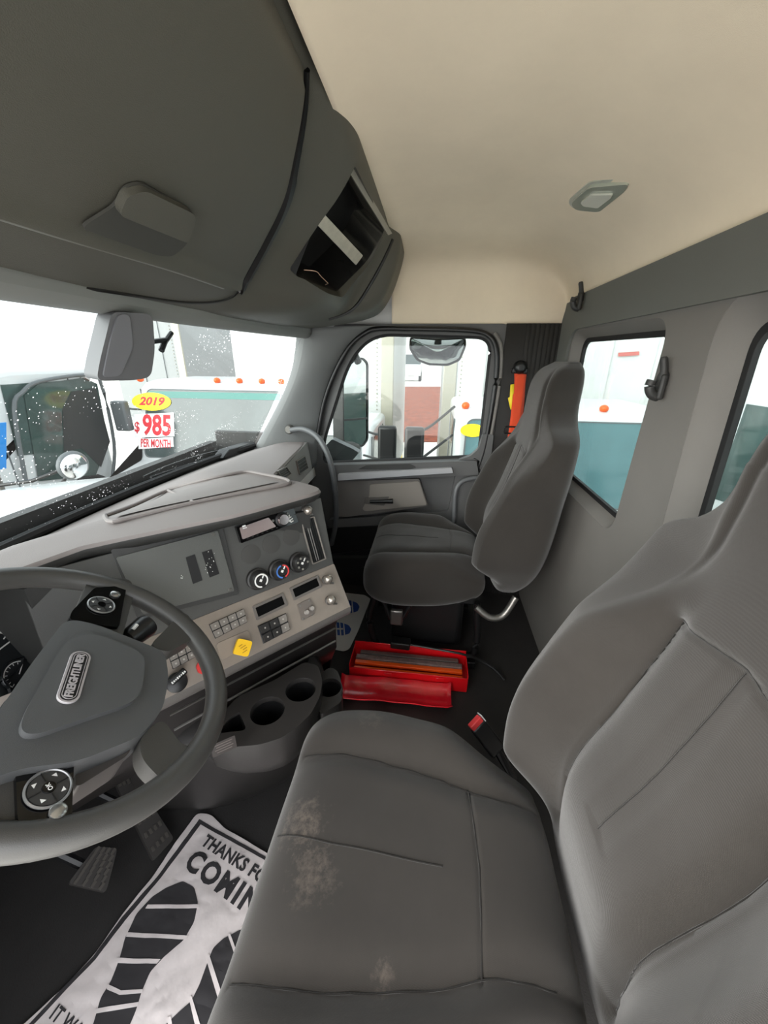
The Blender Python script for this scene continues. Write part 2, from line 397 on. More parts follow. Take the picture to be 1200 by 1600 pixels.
# ------------------------------------------------------------------ windscreen
def ws(x, t): return V((x, .645+.315*t-(.075+.02*t)*(x/.92)**2, 1.287-.50*t))
bm = bmesh.new(); grid(bm, [[ws(-1.0+1.9*i/24, j/8) for j in range(9)] for i in range(25)])
wsg = fin('window_3', bm, glass('windscreen_glass', (.43, .465, .46), drops=True)); struct(wsg)
bm = bmesh.new(); tube(bm, [ws(-1.0+1.9*i/24, 1.0)+V((0, -.004, .006)) for i in range(25)], .013, 8); fin('rubber_seal', bm, RUB, wsg)
# right A pillar, swelling from the windscreen edge to the door frame
Wd = [(474, 512), (472, 540), (466, 580), (450, 620), (432, 655), (405, 703), (392, 730)]
Dd = [(586, 508), (556, 526), (528, 560), (512, 600), (502, 640), (494, 690), (492, 730)]
bm = bmesh.new(); G = []
for a, b in zip(Wd, Dd):
    A, B = at(*a, 'x', .885), at(*b, 'x', .972); G.append([A+V((.02, .03, 0)), A, A*.7+B*.3+V((-.012, -.004, 0)), A*.35+B*.65+V((-.014, -.004, 0)), B, B+V((.03, 0, 0))])
G = [r+[r[-1]+V((.01, -.03, 0))] for r in G]
grid(bm, G); ap = fin('trim_3', bm, mat('pillar_grey', (112, 114, 114), .6, bump=.2), sub=2); struct(ap)
md = ap.modifiers.new('t', 'SOLIDIFY'); md.thickness = .006; md.offset = -1
# header rail over the windscreen
bm = bmesh.new(); G = []
for i in range(25):
    x = -1.0+1.9*i/24; p = ws(x, 0); G.append([p+V((0, .03, .02)), p+V((0, .005, -.012)), p+V((0, -.022, -.006)), p+V((0, -.032, .004)), p+V((0, -.034, .03))])
grid(bm, G); hd = fin('trim_4', bm, mat('header_grey', (132, 134, 132), .6), sub=1); struct(hd)
md = hd.modifiers.new('t', 'SOLIDIFY'); md.thickness = .008

# ------------------------------------------------------------------ passenger door
door_out = roundpoly([(-.31, .04), (.70, .04), (.78, .72), (.48, 1.335), (-.31, 1.335)], [.05, .02, .04, .06, .04], 8)
win = roundpoly([(.545, .688), (-.235, .752), (-.240, 1.286), (.285, 1.298), (.40, 1.19), (.545, .80)], [.03, .06, .075, .09, .10, .05], 8)
door = plate('door_1', [door_out, win], .05, DOORG, yz(.985), bevel=.008); struct(door)
win_in = roundpoly([(.54, .692), (-.228, .757), (-.232, 1.280), (.283, 1.292), (.395, 1.188), (.54, .80)], [.03, .055, .07, .09, .10, .05], 8)
g = plate('window_4', [win_in], .004, glass('door_glass', (.62, .65, .64)), yz(1.015)); struct(g)
bm = bmesh.new(); tube(bm, [(1.0, p[0], p[1]) for p in win], .012, 8, closed=True); fin('rubber_seal', bm, RUB, g)
# thick black weather strip standing off the door frame, top and sides
fr = [at(*p, 'x', .968) for p in ((497, 680), (506, 630), (522, 585), (545, 543), (568, 522), (590, 514), (640, 514), (700, 515), (745, 518), (765, 526), (775, 545), (776, 580), (768, 640), (757, 700), (748, 728))]
bm = bmesh.new(); tube(bm, spline(fr, 5), .011, 10); fin('weather_strip', bm, BLK, door)
fr = [p+V((0, -.018 if i > 8 else .012, .014 if 3 < i < 11 else 0)) for i, p in enumerate(fr)]
bm = bmesh.new(); tube(bm, spline(fr[9:], 5), .008, 10); fin('frame_edge', bm, RW, door)
# raised corner at the back of the sill
P3 = [(-.235, .745), (-.13, .742), (-.19, .765), (-.222, .80), (-.235, .87), (-.285, .87), (-.285, .70), (-.235, .70)]
plate('sill_corner', [roundpoly(P3, .012, 4)], .035, DOORG, yz(.958), door, bevel=.008)
# sill ledge and padded arm rail
def doorquad(name, pts, x0, th, m, r=.012, bev=.006, par=door):
    L = [(lambda q: (q.y, q.z))(at(px, py, 'x', x0)) for px, py in pts]
    return plate(name, [roundpoly(L, r, 5)], th, m, yz(x0), par, bevel=bev, bseg=3)
doorquad('sill_ledge', [(512, 727), (745, 720), (748, 742), (530, 752), (512, 745)], .935, .05, DOORG, .01, .012)
doorquad('sill_slot', [(560, 733), (572, 727), (640, 725), (650, 730), (640, 733)], .930, .012, DK2, .003, .002)
doorquad('arm_rail', [(528, 741), (706, 731), (708, 739), (528, 751)], .915, .02, mat('rail_grey', (165, 165, 168), .35), .004, .006)
doorquad('door_insert', [(526, 752), (655, 748), (669, 790), (640, 795), (540, 808), (524, 806)], .950, .032, DOORL, .012, .008)
rec = doorquad('handle_recess', [(577, 775), (578, 757), (655, 752), (667, 789), (570, 799), (566, 795)], .942, .006, mat('insert_light', (140, 133, 126), .55), .01, .004)
hp = doorquad('latch_bezel', [(570, 778), (608, 776), (606, 781), (600, 790), (568, 787)], .937, .004, mat('bezel_grey', (96, 92, 88), .5), .004, .002)
bm = bmesh.new(); A, B = at(578, 784, 'x', .925), at(614, 783, 'x', .925)
tube(bm, [A, A*.5+B*.5, B], [.008, .009, .013], 10); h = fin('door_handle', bm, BLK, door); h['label'] = 'black inside latch handle'
doorquad('lower_panel', [(512, 812), (700, 800), (712, 740), (748, 735), (745, 850), (520, 868)], .955, .03, DOORG, .02, .008)
doorquad('kick_panel', [(505, 826), (705, 815), (705, 900), (505, 930)], .948, .03, BLK, .01, .006)
doorquad('map_pocket', [(516, 868), (600, 856), (600, 885), (518, 890)], .93, .045, BLK, .01, .008)
doorquad('map_pocket_lip', [(516, 868), (585, 868), (585, 872), (516, 873)], .925, .01, DK2, .002, .002)

# ================================================================== OVERHEAD CONSOLE
Pa = [(.215, 1.63), (.22, 1.605), (.30, 1.523), (.40, 1.443), (.485, 1.378), (.515, 1.352), (.55, 1.33), (.60, 1.307), (.66, 1.30)]
Pb = [(.18, 1.63), (.182, 1.585), (.232, 1.505), (.288, 1.428), (.33, 1.37), (.375, 1.340), (.44, 1.322), (.54, 1.305), (.66, 1.30)]
Pc = [(.15, 1.62), (.145, 1.565), (.165, 1.49), (.195, 1.42), (.235, 1.368), (.29, 1.343), (.38, 1.326), (.50, 1.312), (.66, 1.30)]
def prof(P, t):
    """t in 0..8 along the profile"""
    i = min(int(t), 7); f = t-i; P = [V((0, a, b)) for a, b in P]
    p0, p1, p2, p3 = P[max(i-1, 0)], P[i], P[i+1], P[min(i+2, 8)]
    return 0.5*((2*p1)+(-p0+p2)*f+(2*p0-5*p1+4*p2-p3)*f*f+(-p0+3*p1-3*p2+p3)*f**3)
oc = thing('overhead_console', 'dark grey overhead storage console above the windscreen with cupboard door and open bin', 'overhead console', (0, .4, 1.6))
def gauss_(d, w): return math.exp(-(d/w)**2)
def gapx(t): return sm(t, [0, 1.0, 1.23, 1.7, 2.36, 3.29, 4.14, 4.86, 6.1, 8], [-.16, -.105, -.076, -.014, .070, .138, .182, .190, .170, .10])
def oc_pt(x, t, off=0.0):
    sl = x-gapx(t)                      # the step between door and bin leans outboard
    b = sstep(0, .24, sl); c = sstep(.62, .72, x)
    p = prof(Pa, t)*(1-b)+prof(Pb, t)*b; p = p*(1-c)+prof(Pc, t)*c
    p = p+V((x, 0, 0))
    e = sstep(.86, .97, x)              # rounds off towards the side of the cab
    if e > 0: p = p+V((0, .10*e, .01*e))
    return p+V((0, -.5, -.6)).normalized()*off
bm = bmesh.new(); G = []
xs = [-1.0+.05*i for i in range(17)]+[-.19+.0125*i for i in range(40)]+[.31+.04*i for i in range(9)]+[.65+.0125*i for i in range(6)]+[.74+.03*i for i in range(9)]
for x in xs: G.append([oc_pt(x, 8*j/56) for j in range(57)])
# close the shell behind so a bin can be cut out of a solid
R = grid(bm, G)
back = []
for row, x in zip(R, xs):
    back.append((bm.verts.new((x, .72, 1.66)),))
for i in range(len(R)-1):
    bm.faces.new((R[i][0], R[i+1][0], back[i+1][0], back[i][0])); bm.faces.new((R[i+1][-1], R[i][-1], back[i][0], back[i+1][0]))
bm.faces.new(R[0]+[back[0][0]]); bm.faces.new((R[-1]+[back[-1][0]])[::-1])
ocb = fin('console_body', bm, [OH], oc, angle=50)
# bin face plane, fitted to the surface at the opening's corners
def oc_hit(px, py):
    best = None
    for i in range(220):
        for j in range(130):
            x, t = -1.0+.0088*i, .2+.06*j; d = oc_pt(x, t)-CAM_LOC; w = d.dot(CF)
            if w <= .05: continue
            e = math.hypot(600+FPX*d.dot(CR)/w-px, 800-FPX*d.dot(CU)/w-py)
            if best is None or e < best[0]: best = (e, x, t)
    _, x, t = best; st = .0044
    for k in range(8):
        for _ in range(3):
            c = []
            for a in (-1, 0, 1):
                for b in (-1, 0, 1):
                    d = oc_pt(x+a*st, t+b*st*7)-CAM_LOC; w = d.dot(CF); c.append((math.hypot(600+FPX*d.dot(CR)/w-px, 800-FPX*d.dot(CU)/w-py), x+a*st, t+b*st*7))
            _, x, t = min(c)
        st *= .6
    return oc_pt(x, t)
BPX = ((541, 246), (606, 362), (578, 412), (530, 460), (467, 436))
BH = [oc_hit(*p) for p in BPX]; cen = sum(BH, V())/5
nb = V()
for i in range(5): nb += (BH[i]-cen).cross(BH[(i+1) % 5]-cen)
nb.normalize()
if nb.dot(CAM_LOC-cen) < 0: nb = -nb
BP = Plane(cen, (1, 0, 0), nb)
if BP.v.z < 0: BP = Plane(cen, (-1, 0, 0), nb)
bq = [BP.uv(*p) for p in BPX]
bl = roundpoly(bq, [.006, .02, .03, .012, .012], 5)
cut = plate('cut', [bl], .21, OH, BP.M(0, 0, -.14)); 
md = ocb.modifiers.new('bin', 'BOOLEAN'); md.object = cut; md.operation = 'DIFFERENCE'; md.solver = 'EXACT'
dg = bpy.context.evaluated_depsgraph_get(); me = bpy.data.meshes.new_from_object(ocb.evaluated_get(dg)); ocb.modifiers.clear(); ocb.data = me
bpy.data.objects.remove(cut)
for p in me.polygons: p.use_smooth = True
try: me.set_sharp_from_angle(angle=math.radians(40))
except Exception: pass
# black lining of the bin
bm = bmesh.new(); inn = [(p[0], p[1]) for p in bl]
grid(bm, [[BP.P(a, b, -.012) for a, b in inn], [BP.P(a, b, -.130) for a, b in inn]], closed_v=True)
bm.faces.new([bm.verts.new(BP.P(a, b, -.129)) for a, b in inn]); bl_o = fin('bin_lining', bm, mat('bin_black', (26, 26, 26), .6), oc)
# light divider bar across the bin
q = [BP.uv(*p) for p in ((503, 330), (499, 354), (560, 418), (571, 403))]
plate('bin_divider', [roundpoly(q, .006, 4)], .012, mat('divider_grey', (196, 192, 178), .35, var=.1, vscale=40), BP.M(0, 0, -.022), oc, bevel=.004)
q = [BP.uv(*p) for p in ((541, 243), (610, 362), (604, 365), (536, 256))]
plate('bin_edge_strip', [roundpoly(q, .002, 3)], .010, mat('edge_strip', (150, 148, 138), .4), BP.M(0, 0, -.002), oc, bevel=.003)
bm = bmesh.new(); P = [BP.P(*BP.uv(px, py), w_) for px, py, w_ in ((488, 434, -.03), (498, 428, -.01), (506, 436, -.012), (512, 442, -.004), (517, 447, -.012), (516, 452, -.02))]; tube(bm, spline(P, 5), .0012, 6); fin('loose_wire', bm, mat('wire_pink', (190, 160, 140), .5), oc)
# dark shut line round the cupboard door and the groove beside the end piece
bm = bmesh.new(); L = [oc_pt(x_, t_, .0) for x_, t_ in ((-.028, .9), (-.012, 1.5), (.01, 2.1), (.035, 2.8), (.07, 3.6), (.10, 4.3), (.112, 4.9), (.10, 5.4))]
L = []
for i in range(40):
    t = 1.0+3.9*i/39; L.append(oc_pt(gapx(t)-.004, t, .002))
tube(bm, L, [.005+.0008*i for i in range(10)]+[.014]*20+[.011]*10, 8); fin('door_shut_line', bm, BLK, oc)
bm = bmesh.new(); L = [oc_pt(*p) for p in ((-1.0, 7.45), (-.6, 7.4), (-.324, 7.29), (-.162, 7.0), (.015, 6.77), (.10, 6.5), (.159, 6.09), (.186, 5.5), (.19, 4.9))]
tube(bm, spline(L, 8), .004, 6); fin('lower_shut_line', bm, BLK, oc)
bm = bmesh.new(); L = [oc_pt(.665-.01*i/10, 1.1+.46*i) for i in range(11)]; tube(bm, spline(L, 3), .006, 8); fin('end_shut_line', bm, BLK, oc)
# cupboard door panel standing a little proud, with a lower lip
bm = bmesh.new(); G = []
for i in range(61):
    u = i/60; row = []
    for j in range(41):
        v = j/40; t = 1.05+3.5*v; xr = gapx(t)-.020-.05*max(0, (v-.9)/.1)**2.2; x = -1.0+(xr+1.0)*(1-(1-u)**1.0)
        tt = t+.10*v*sstep(.1, -.4, x)-.12*v*gauss_(x+.12, .16); row.append(oc_pt(x, tt, .004+.013*min(sstep(0, .02, 1-u), sstep(0, .06, v))+.010*sstep(.80, .97, v)*sstep(0, .02, 1-u)))
    row.append(V(oc_pt(x, tt+.10, .020*sstep(0, .02, 1-u)))); row.append(oc_pt(x, tt+.12, -.004)); G.append(row)
grid(bm, G); cdoor = fin('cupboard_door', bm, OH, oc)
bm = bmesh.new(); tube(bm, [r[-2]+V((0, .004, .006)) for r in G[:-2]], .0085, 10); fin('door_lip_highlight', bm, mat('overhead_lip_highlight', (104, 103, 96), .4), cdoor)  # lighter bead paints the highlight along the door's lower edge
# recessed pull on the door
dn = V((0, -.65, -.76)).normalized(); DP = Plane(oc_pt(-.3, 3.6, .018), (1, 0, 0), dn)
if DP.v.z < 0: DP = Plane(DP.o, (-1, 0, 0), dn)
sc = [DP.uv(*p) for p in ((118, 348), (175, 312), (185, 285), (215, 277), (285, 318), (296, 332), (288, 375), (265, 395), (240, 393))]
plate('pull_recess', [roundpoly(sc, .012, 5)], .004, mat('pull_recess_dark', (66, 66, 63), .55), DP.M(0, 0, .004), cdoor, bevel=.003)
sc = [DP.uv(*p) for p in ((170, 318), (182, 287), (212, 279), (290, 318), (293, 330), (282, 366))]
plate('pull_flap', [roundpoly(sc, .010, 5)], .012, OH, DP.M(0, 0, .006), cdoor, bevel=.005)
# small folding hook on the end piece and one on the door header
def small_hook(px, py, x, name, label):
    t = thing(name, label, 'hook', at(px, py, 'x', x)); p = at(px, py, 'x', x)
    bm = bmesh.new(); tube(bm, spline([p+V((0, .022, .012)), p+V((-.006, .004, .018)), p+V((-.012, -.016, .004)), p+V((-.008, -.008, -.012))], 5), .004, 8); fin('hook_wire', bm, BLK, t)
    bm = bmesh.new(); bx(bm, p+V((.004, -.002, -.016)), (.012, .018, .014)); fin('hook_base', bm, DK2, t, bevel=.003)
small_hook(572, 485, .80, 'garment_hook', 'small dark wire hook on the outboard end of the overhead console')

# dome lamp
DL = Plane((.48, -.42, 1.548), (1, -.1, 0), (0, .35, -1)); 
L = [DL.uv(*p) for p in ((888, 312), (922, 281), (1000, 273), (990, 288), (940, 328), (896, 324))]
dl = thing('dome_lamp', 'clear plastic four sided dome lamp set in the beige roof lining', 'ceiling light', DL.P(0, 0))
plate('lamp_bezel', [roundpoly(L, .02, 5)], .008, mat('lamp_bezel', (186, 188, 178), .3), DL.M(0, 0, -.004), dl, bevel=.003)
c0 = (sum(p[0] for p in L)/6, sum(p[1] for p in L)/6)
L2 = [(c0[0]+(p[0]-c0[0])*.84, c0[1]+(p[1]-c0[1])*.84) for p in L]
plate('lens', [roundpoly(L2, .016, 5)], .008, mat('lamp_lens', (170, 176, 164), .08, spec=.8, coat=1.0), DL.M(0, 0, .003), dl, bevel=.003)
L3 = [(c0[0]+(p[0]-c0[0])*.42, c0[1]+(p[1]-c0[1])*.5) for p in L]
plate('bulb_holder', [roundpoly(L3, .006, 4)], .004, mat('lamp_white', (214, 216, 206), .3), DL.M(0, 0, .0115), dl, bevel=.002)

# coat hooks on the rear wall
def coat_hook(x, z, label, y=-.51, s=1.0):
    t = thing('coat_hook', label, 'hook', (x, y, z), 'coat hooks on the rear wall')
    bm = bmesh.new(); bx(bm, (x, y+.006, z-.018*s), (.03*s, .014, .055*s)); fin('hook_plate', bm, DK2, t, bevel=.005)
    bm = bmesh.new()
    P = spline([(x, y+.004, z-.040*s), (x, y+.020*s, z-.034*s), (x, y+.028*s, z-.018*s), (x, y+.026*s, z-.004*s)], 5); tube(bm, P, .0105*s, 10); fin('lower_prong', bm, DK2, t)
    bm = bmesh.new(); P = spline([(x, y+.004, z-.015), (x, y+.006*s, z+.015*s), (x, y+.014*s, z+.045*s)], 5); tube(bm, P, [.011*s]*5+[.008*s]*5+[.0055*s], 10); fin('upper_prong', bm, DK2, t)
coat_hook(.745, 1.405, 'black plastic coat hook high in the corner beside the beige roof lining', y=-.502)
coat_hook(.105, 1.160, 'black plastic coat hook on the pillar between the two rear windows', y=-.513)

# ================================================================== SEATS
def sgnp(v, p): return math.copysign(abs(v)**p, v)
def gauss(d, w): return math.exp(-(d/w)**2)
def seg_d(x, y, P):
    best = 9
    for (x0, y0), (x1, y1) in zip(P, P[1:]):
        dx, dy = x1-x0, y1-y0; t = max(0, min(1, ((x-x0)*dx+(y-y0)*dy)/(dx*dx+dy*dy))); best = min(best, math.hypot(x-x0-t*dx, y-y0-t*dy))
    return best
RB = spline([(.150, .215, 0), (.148, .10, 0), (.128, -.04, 0), (.108, -.12, 0), (.108, -.25, 0)], 6); RB = [(p.x, p.y) for p in RB]
LB = [(-x, y) for x, y in RB]
MS = [(.01, .215), (.0, .12), (-.01, -.05)]; LS = [(.115, -.098), (0, -.105), (-.115, -.098)]
def cushion_mesh():
    bm = bmesh.new(); NS, NA = 220, 260; G = []
    for i in range(NS+1):
        s = -1+2*i/NS; s = math.sin(s*math.pi/2)
        y = .0+.235*s; row = []
        e = (1-abs(s)**3.4)**(1/3.4)
        w = sm(y, [-.25, -.15, -.05, .05, .16, .24], [.205, .215, .243, .258, .262, .25])*(.80+.20*e)
        zc = .398; hz = .109*e
        for j in range(NA):
            a = 2*math.pi*j/NA; cx, cz = math.cos(a), math.sin(a)
            X = w*sgnp(cx, .55 if cz > 0 else .40); Zt = sgnp(cz, .5 if cz > 0 else .38)
            Z = zc+hz*Zt
            if cz > 0:
                u = abs(X)/w
                bol = .030*sstep(.50, .82, u)*sstep(-.24, -.02, y)*e
                Z += bol-(.022*sstep(-.05, -.24, y))*e*sstep(.55, .9, u)*2.2-.010*(1-u*u)*e*gauss(y-.02, .2)
                g = .0035*gauss(seg_d(X, y, RB), .0032)+.0035*gauss(seg_d(X, y, LB), .0032)+.002*gauss(seg_d(X, y, MS), .003)+.003*gauss(seg_d(X, y, LS), .003)
                g += .012*gauss(seg_d(X, y, RB), .022)+.012*gauss(seg_d(X, y, LB), .022)
                # soft wrinkles of a used cushion
                Z -= g*e; Z += .0018*math.sin(38*X+17*y)*math.sin(29*y-11*X)*e
            else:
                Z += .035*e*sstep(.2, -.2, y)*0
            row.append((X, y, Z))
        G.append(row)
    grid(bm, G, closed_v=True)
    for r in (G[0], G[-1]): pass
    return bm
ZT = [.37, .43, .50, .60, .75, .86, .93, .98, 1.03, 1.08, 1.13, 1.165, 1.185]
ZR = [.86, .90, .93, .955, .975, 1.0, 1.03, 1.06]; WR = [.274, .276, .274, .266, .240, .192, .160, .147]
ZF = [.70, .75, .80, .85, .90, .96, 1.0, 1.05, 1.10]; WF = [.266, .266, .256, .222, .186, .162, .150, .144, .144]
WT = [.20, .225, .250, .264, .266, .266, .262, .236, .158, .146, .142, .132, .112]
YFT = [-.245, -.245, -.243, -.255, -.293, -.322, -.336, -.343, -.346, -.348, -.354, -.374, -.405]
YBT = [-.40, -.425, -.44, -.452, -.462, -.468, -.470, -.472, -.475, -.480, -.486, -.488, -.482]
PV = [(.108, .46), (.112, .60), (.116, .75), (.112, .88)]; PVL = [(-x, z) for x, z in PV]
PT = [(.112, .88), (.0, .905), (-.112, .88)]; PC = [(0, .62), (0, .90)]
def back_mesh():
    bm = bmesh.new(); NS, NA = 260, 300; G = []; z0, z1 = .355, 1.19
    for i in range(NS+1):
        t = -1+2*i/NS; t = math.sin(t*math.pi/2); z = (z0+z1)/2+(z1-z0)/2*t
        e = (1-abs(t)**5)**(1/5.); w = sm(z, ZT, WT)*(.66+.34*e); wr_ = sm(z, ZR, WR) if .86 < z < 1.06 else (w+.008*sstep(.72, .84, z) if z < .87 else w); wf_ = sm(z, ZF, WF) if .72 < z < 1.09 else w; yf, yb = sm(z, ZT, YFT), sm(z, ZT, YBT)
        yc, hy = (yf+yb)/2, (yf-yb)/2*(.15+.85*e) if abs(t) < 1 else 0.001
        row = []
        for j in range(NA):
            a = 2*math.pi*j/NA; cx, cy = math.cos(a), math.sin(a)
            hb_ = sstep(.95, 1.03, z); m_ = sstep(.28, .62, cy); w0 = w; w = wr_*(1-m_)+wf_*m_; X = w*sgnp(cx, .6-.22*hb_); Y = yc+hy*sgnp(cy, .5-.12*hb_)
            u = abs(X)/w
            if cy > 0:
                fade = sstep(.40, .50, z)*sstep(.96, .80, z)
                Y += .088*sstep(.48, .82, u)*fade*(1-.35*sstep(.62, .9, z))*sstep(1.001, .93, u)**.35
                Y += .016*gauss(z-.60, .09)*(1-u*u)
                g = .006*gauss(seg_d(X, z, PV), .0036)+.006*gauss(seg_d(X, z, PVL), .0036)+.004*gauss(seg_d(X, z, PT), .0034)+.005*gauss(seg_d(X, z, PC), .0032)
                g += .012*(gauss(seg_d(X, z, PV), .02)+gauss(seg_d(X, z, PVL), .02))
                # long crease from the shoulder running up along the headrest edge
                g += .008*gauss(abs(X)-(w-.035), .010)*sstep(.90, 1.0, z)*sstep(1.19, 1.12, z)
                Y -= g*e
            row.append((X, Y, z)); w = w0
        G.append(row)
    grid(bm, G, closed_v=True); return bm
def make_seat(name, label, cloth, x0):
    t = thing(name, label, 'seat', (0, 0, 0))
    bm = cushion_mesh(); bmesh.ops.translate(bm, verts=bm.verts, vec=(x0, 0, 0)); fin('cushion', bm, cloth, t, angle=80)
    bm = back_mesh(); bmesh.ops.translate(bm, verts=bm.verts, vec=(x0, 0, 0)); fin('backrest', bm, cloth, t, angle=80)
    # stitched seams lying in the grooves of the cloth
    th = fabric('seam_thread', (26, 24, 22)); cme = [c for c in t.children if c.name.startswith('cushion')][0].data; bme = [c for c in t.children if c.name.startswith('backrest')][0].data
    def drape(me, pts, a, b, h, sign=1):
        vs = [v.co for v in me.vertices if (v.co[h] > (.44 if h == 2 else -.42))]; P = []
        for i in range(len(pts)-1):
            n = max(1, int(math.hypot(pts[i+1][0]-pts[i][0], pts[i+1][1]-pts[i][1])/.008))
            P += [(pts[i][0]+(pts[i+1][0]-pts[i][0])*k/n, pts[i][1]+(pts[i+1][1]-pts[i][1])*k/n) for k in range(n)]
        P.append(pts[-1]); out = []
        for u, w in P:
            best = min(vs, key=lambda c: (c[0]-x0-u)**2+(c[a]-w)**2-(.00002 if c[h] > (.44 if h == 2 else -.40) else 0)); q = [0, 0, 0]; q[0] = x0+u; q[a] = w; q[h] = best[h]+.0006; out.append(V(q))
        return [out[0]]+[(out[i-1]+out[i]*2+out[i+1])/4 for i in range(1, len(out)-1)]+[out[-1]]
    top = [v for v in cme.vertices]
    for L in ([p for p in RB if p[1] > -.205], [p for p in LB if p[1] > -.205], MS, LS):
        bm = bmesh.new(); tube(bm, drape(cme, L, 1, 0, 2), .0011, 6); fin('seam', bm, th, t)
    for L in (PV, PVL, PT, PC):
        bm = bmesh.new(); tube(bm, drape(bme, L, 2, 0, 1), .0011, 6); fin('seam', bm, th, t)
    return t
seat_d = make_seat('truck_chair', 'large dark grey cloth driver seat with dusty stains facing the steering wheel', SEATD, -.53)
seat_p = make_seat('truck_chair', 'dark grey cloth passenger seat with tall tapered headrest by the far door', SEAT, .60)
def seat_base(t, x0):
    bm = bmesh.new(); bx(bm, (x0, 0, .325), (.40, .40, .03)); fin('seat_pan', bm, BLK, t, bevel=.006)
    for s in (-1, 1):
        bm = bmesh.new(); tube(bm, spline([(x0+s*.19, .19, .315), (x0+s*.19, .215, .20), (x0+s*.19, .19, .085), (x0+s*.19, .12, .045), (x0+s*.19, -.17, .045), (x0+s*.19, -.225, .10), (x0+s*.19, -.21, .315)], 6), .014, 10); fin('side_frame', bm, BLK, t)
        bm = bmesh.new(); bx(bm, (x0+s*.19, 0, .018), (.045, .46, .036)); fin('slide_rail', bm, BLK, t, bevel=.004)
    bm = bmesh.new(); bx(bm, (x0, -.02, .18), (.30, .30, .26)); fin('suspension_boot', bm, BLK, t, bevel=.03, bseg=4)
seat_base(seat_p, .60); seat_base(seat_d, -.53)
bm = bmesh.new(); tube(bm, spline([(.60-.22, .17, .34), (.60-.225, .15, .30), (.60-.225, .12, .225), (.60-.225, .09, .215), (.60-.225, .05, .30), (.60-.22, .04, .34)], 5), .008, 8); fin('adjuster_lever', bm, BLK, seat_p)
bm = bmesh.new(); bx(bm, (.60-.228, .10, .245), (.02, .05, .07)); fin('adjuster_knob', bm, STEEL, seat_p, bevel=.006)
bm = bmesh.new(); tube(bm, spline([(.36, -.20, .33), (.345, -.25, .30), (.35, -.30, .31), (.37, -.34, .38)], 6), .013, 10); fin('recliner_bar', bm, STEEL, seat_p)
# silver recliner ring low on the driver's backrest
rc = at(806, 1172, 'x', -.262)
bm = bmesh.new(); Mx = place(basis((0, 1, 0), (1, .1, .5)), rc+V((0, -.012, 0))); lathe(bm, [(.030, -.02), (.034, -.006), (.034, .006), (.028, .012), (.024, .006), (.024, -.012)], Mx); fin('recliner_ring', bm, mat('ring_silver', (176, 174, 170), .35, metal=.6), seat_d)
bm = bmesh.new(); lathe(bm, [(.024, -.004), (.010, -.002), (.009, .008), (0, .008)], Mx); fin('recliner_hub', bm, BLK, seat_d)

# belt buckle standing up between the seats
sb = thing('seat_belt_buckle', 'black belt buckle with red release button poking up beside the driver cushion', 'seat belt buckle', (-.20, -.15, .30))
A, B = at(742, 1128, 'x', -.20), at(795, 1195, 'x', -.22)
d = (A-B).normalized(); Mb = basis(d, (-.5, 0, .6))
bm = bmesh.new(); bx(bm, (0, 0, 0), (.085, .042, .020), place(Mb, A-d*.050)); fin('buckle_body', bm, BLK, sb, bevel=.005)
bm = bmesh.new(); bx(bm, (0, 0, 0), (.014, .034, .017), place(Mb, A-d*.003)); fin('release_button', bm, mat('button_red', (214, 60, 62), .4), sb, bevel=.002)
bm = bmesh.new(); bx(bm, (0, 0, 0), (.018, .003, .020), place(Mb, A-d*.004+Mb.to_3x3() @ V((0, -.020, 0)))); fin('buckle_lip', bm, mat('lip_grey', (196, 196, 196), .4), sb, bevel=.001)
bm = bmesh.new(); tube(bm, [A-d*.08, A-d*.16+V((0, 0, -.02)), V((-.235, -.23, .10))], .010, 8); fin('buckle_stalk', bm, BLK, sb)

# passenger's orange seat belt on the side wall
bl = thing('seat_belt', 'bright orange lap and shoulder belt hanging from a black upper anchor', 'seat belt', (.96, -.37, .5))
BX = .955
pts = [at(814, 584, 'x', BX), at(809, 625, 'x', BX-.003), at(804, 668, 'x', BX-.006), at(796, 720, 'x', BX-.006), at(786, 780, 'x', BX-.004), at(776, 860, 'x', BX)]
bm = bmesh.new(); P = spline(pts, 6); w = V((0, .0235, .002)); grid(bm, [[p-w, p-w*.5+V((-.001, 0, 0)), p+w*.5+V((-.001, 0, 0)), p+w] for p in P])
o = fin('webbing', bm, fabric('orange_webbing', (206, 74, 44), weave=1500), bl); md = o.modifiers.new('t', 'SOLIDIFY'); md.thickness = .002
bm = bmesh.new(); P2 = [p+V((.010, .004-.012*math.sin(i*.2), 0)) for i, p in enumerate(P)]; grid(bm, [[p-w, p+w] for p in P2]); o = fin('webbing_return', bm, fabric('orange_webbing', (206, 74, 44)), bl); md = o.modifiers.new('t', 'SOLIDIFY'); md.thickness = .002
yl = [at(*p, 'x', BX-.0035) for p in ((805, 600), (799, 601), (798, 620), (795, 622), (799, 640), (803, 640))]
bm = bmesh.new(); bm.faces.new([bm.verts.new(p+V((0, .004, 0))) for p in yl]); o = fin('yellow_tag', bm, mat('tag_yellow', (232, 206, 40), .6), bl); md = o.modifiers.new('t', 'SOLIDIFY'); md.thickness = .001
c = at(813, 574, 'x', .955)
bm = bmesh.new(); Ma = place(basis((0, 1, 0), (-1, 0, 0)), c); lathe(bm, [(0, .022), (.014, .022), (.022, .016), (.028, .004), (.028, -.02)], Ma, 24); bx(bm, c+V((.004, 0, -.014)), (.026, .066, .022)); fin('upper_anchor', bm, BLK, bl, bevel=.004)
c = at(799, 672, 'x', .945)
bm = bmesh.new(); tube(bm, [c+V((0, a, b)) for a, b in rrect(.060, .030, .006, 3)], .0035, 8, closed=True); fin('belt_buckle_loop', bm, BLK, bl)
c = at(797, 690, 'x', .945)
bm = bmesh.new(); bx(bm, c, (.006, .030, .026)); fin('latch_tongue', bm, CHR, bl, bevel=.003)
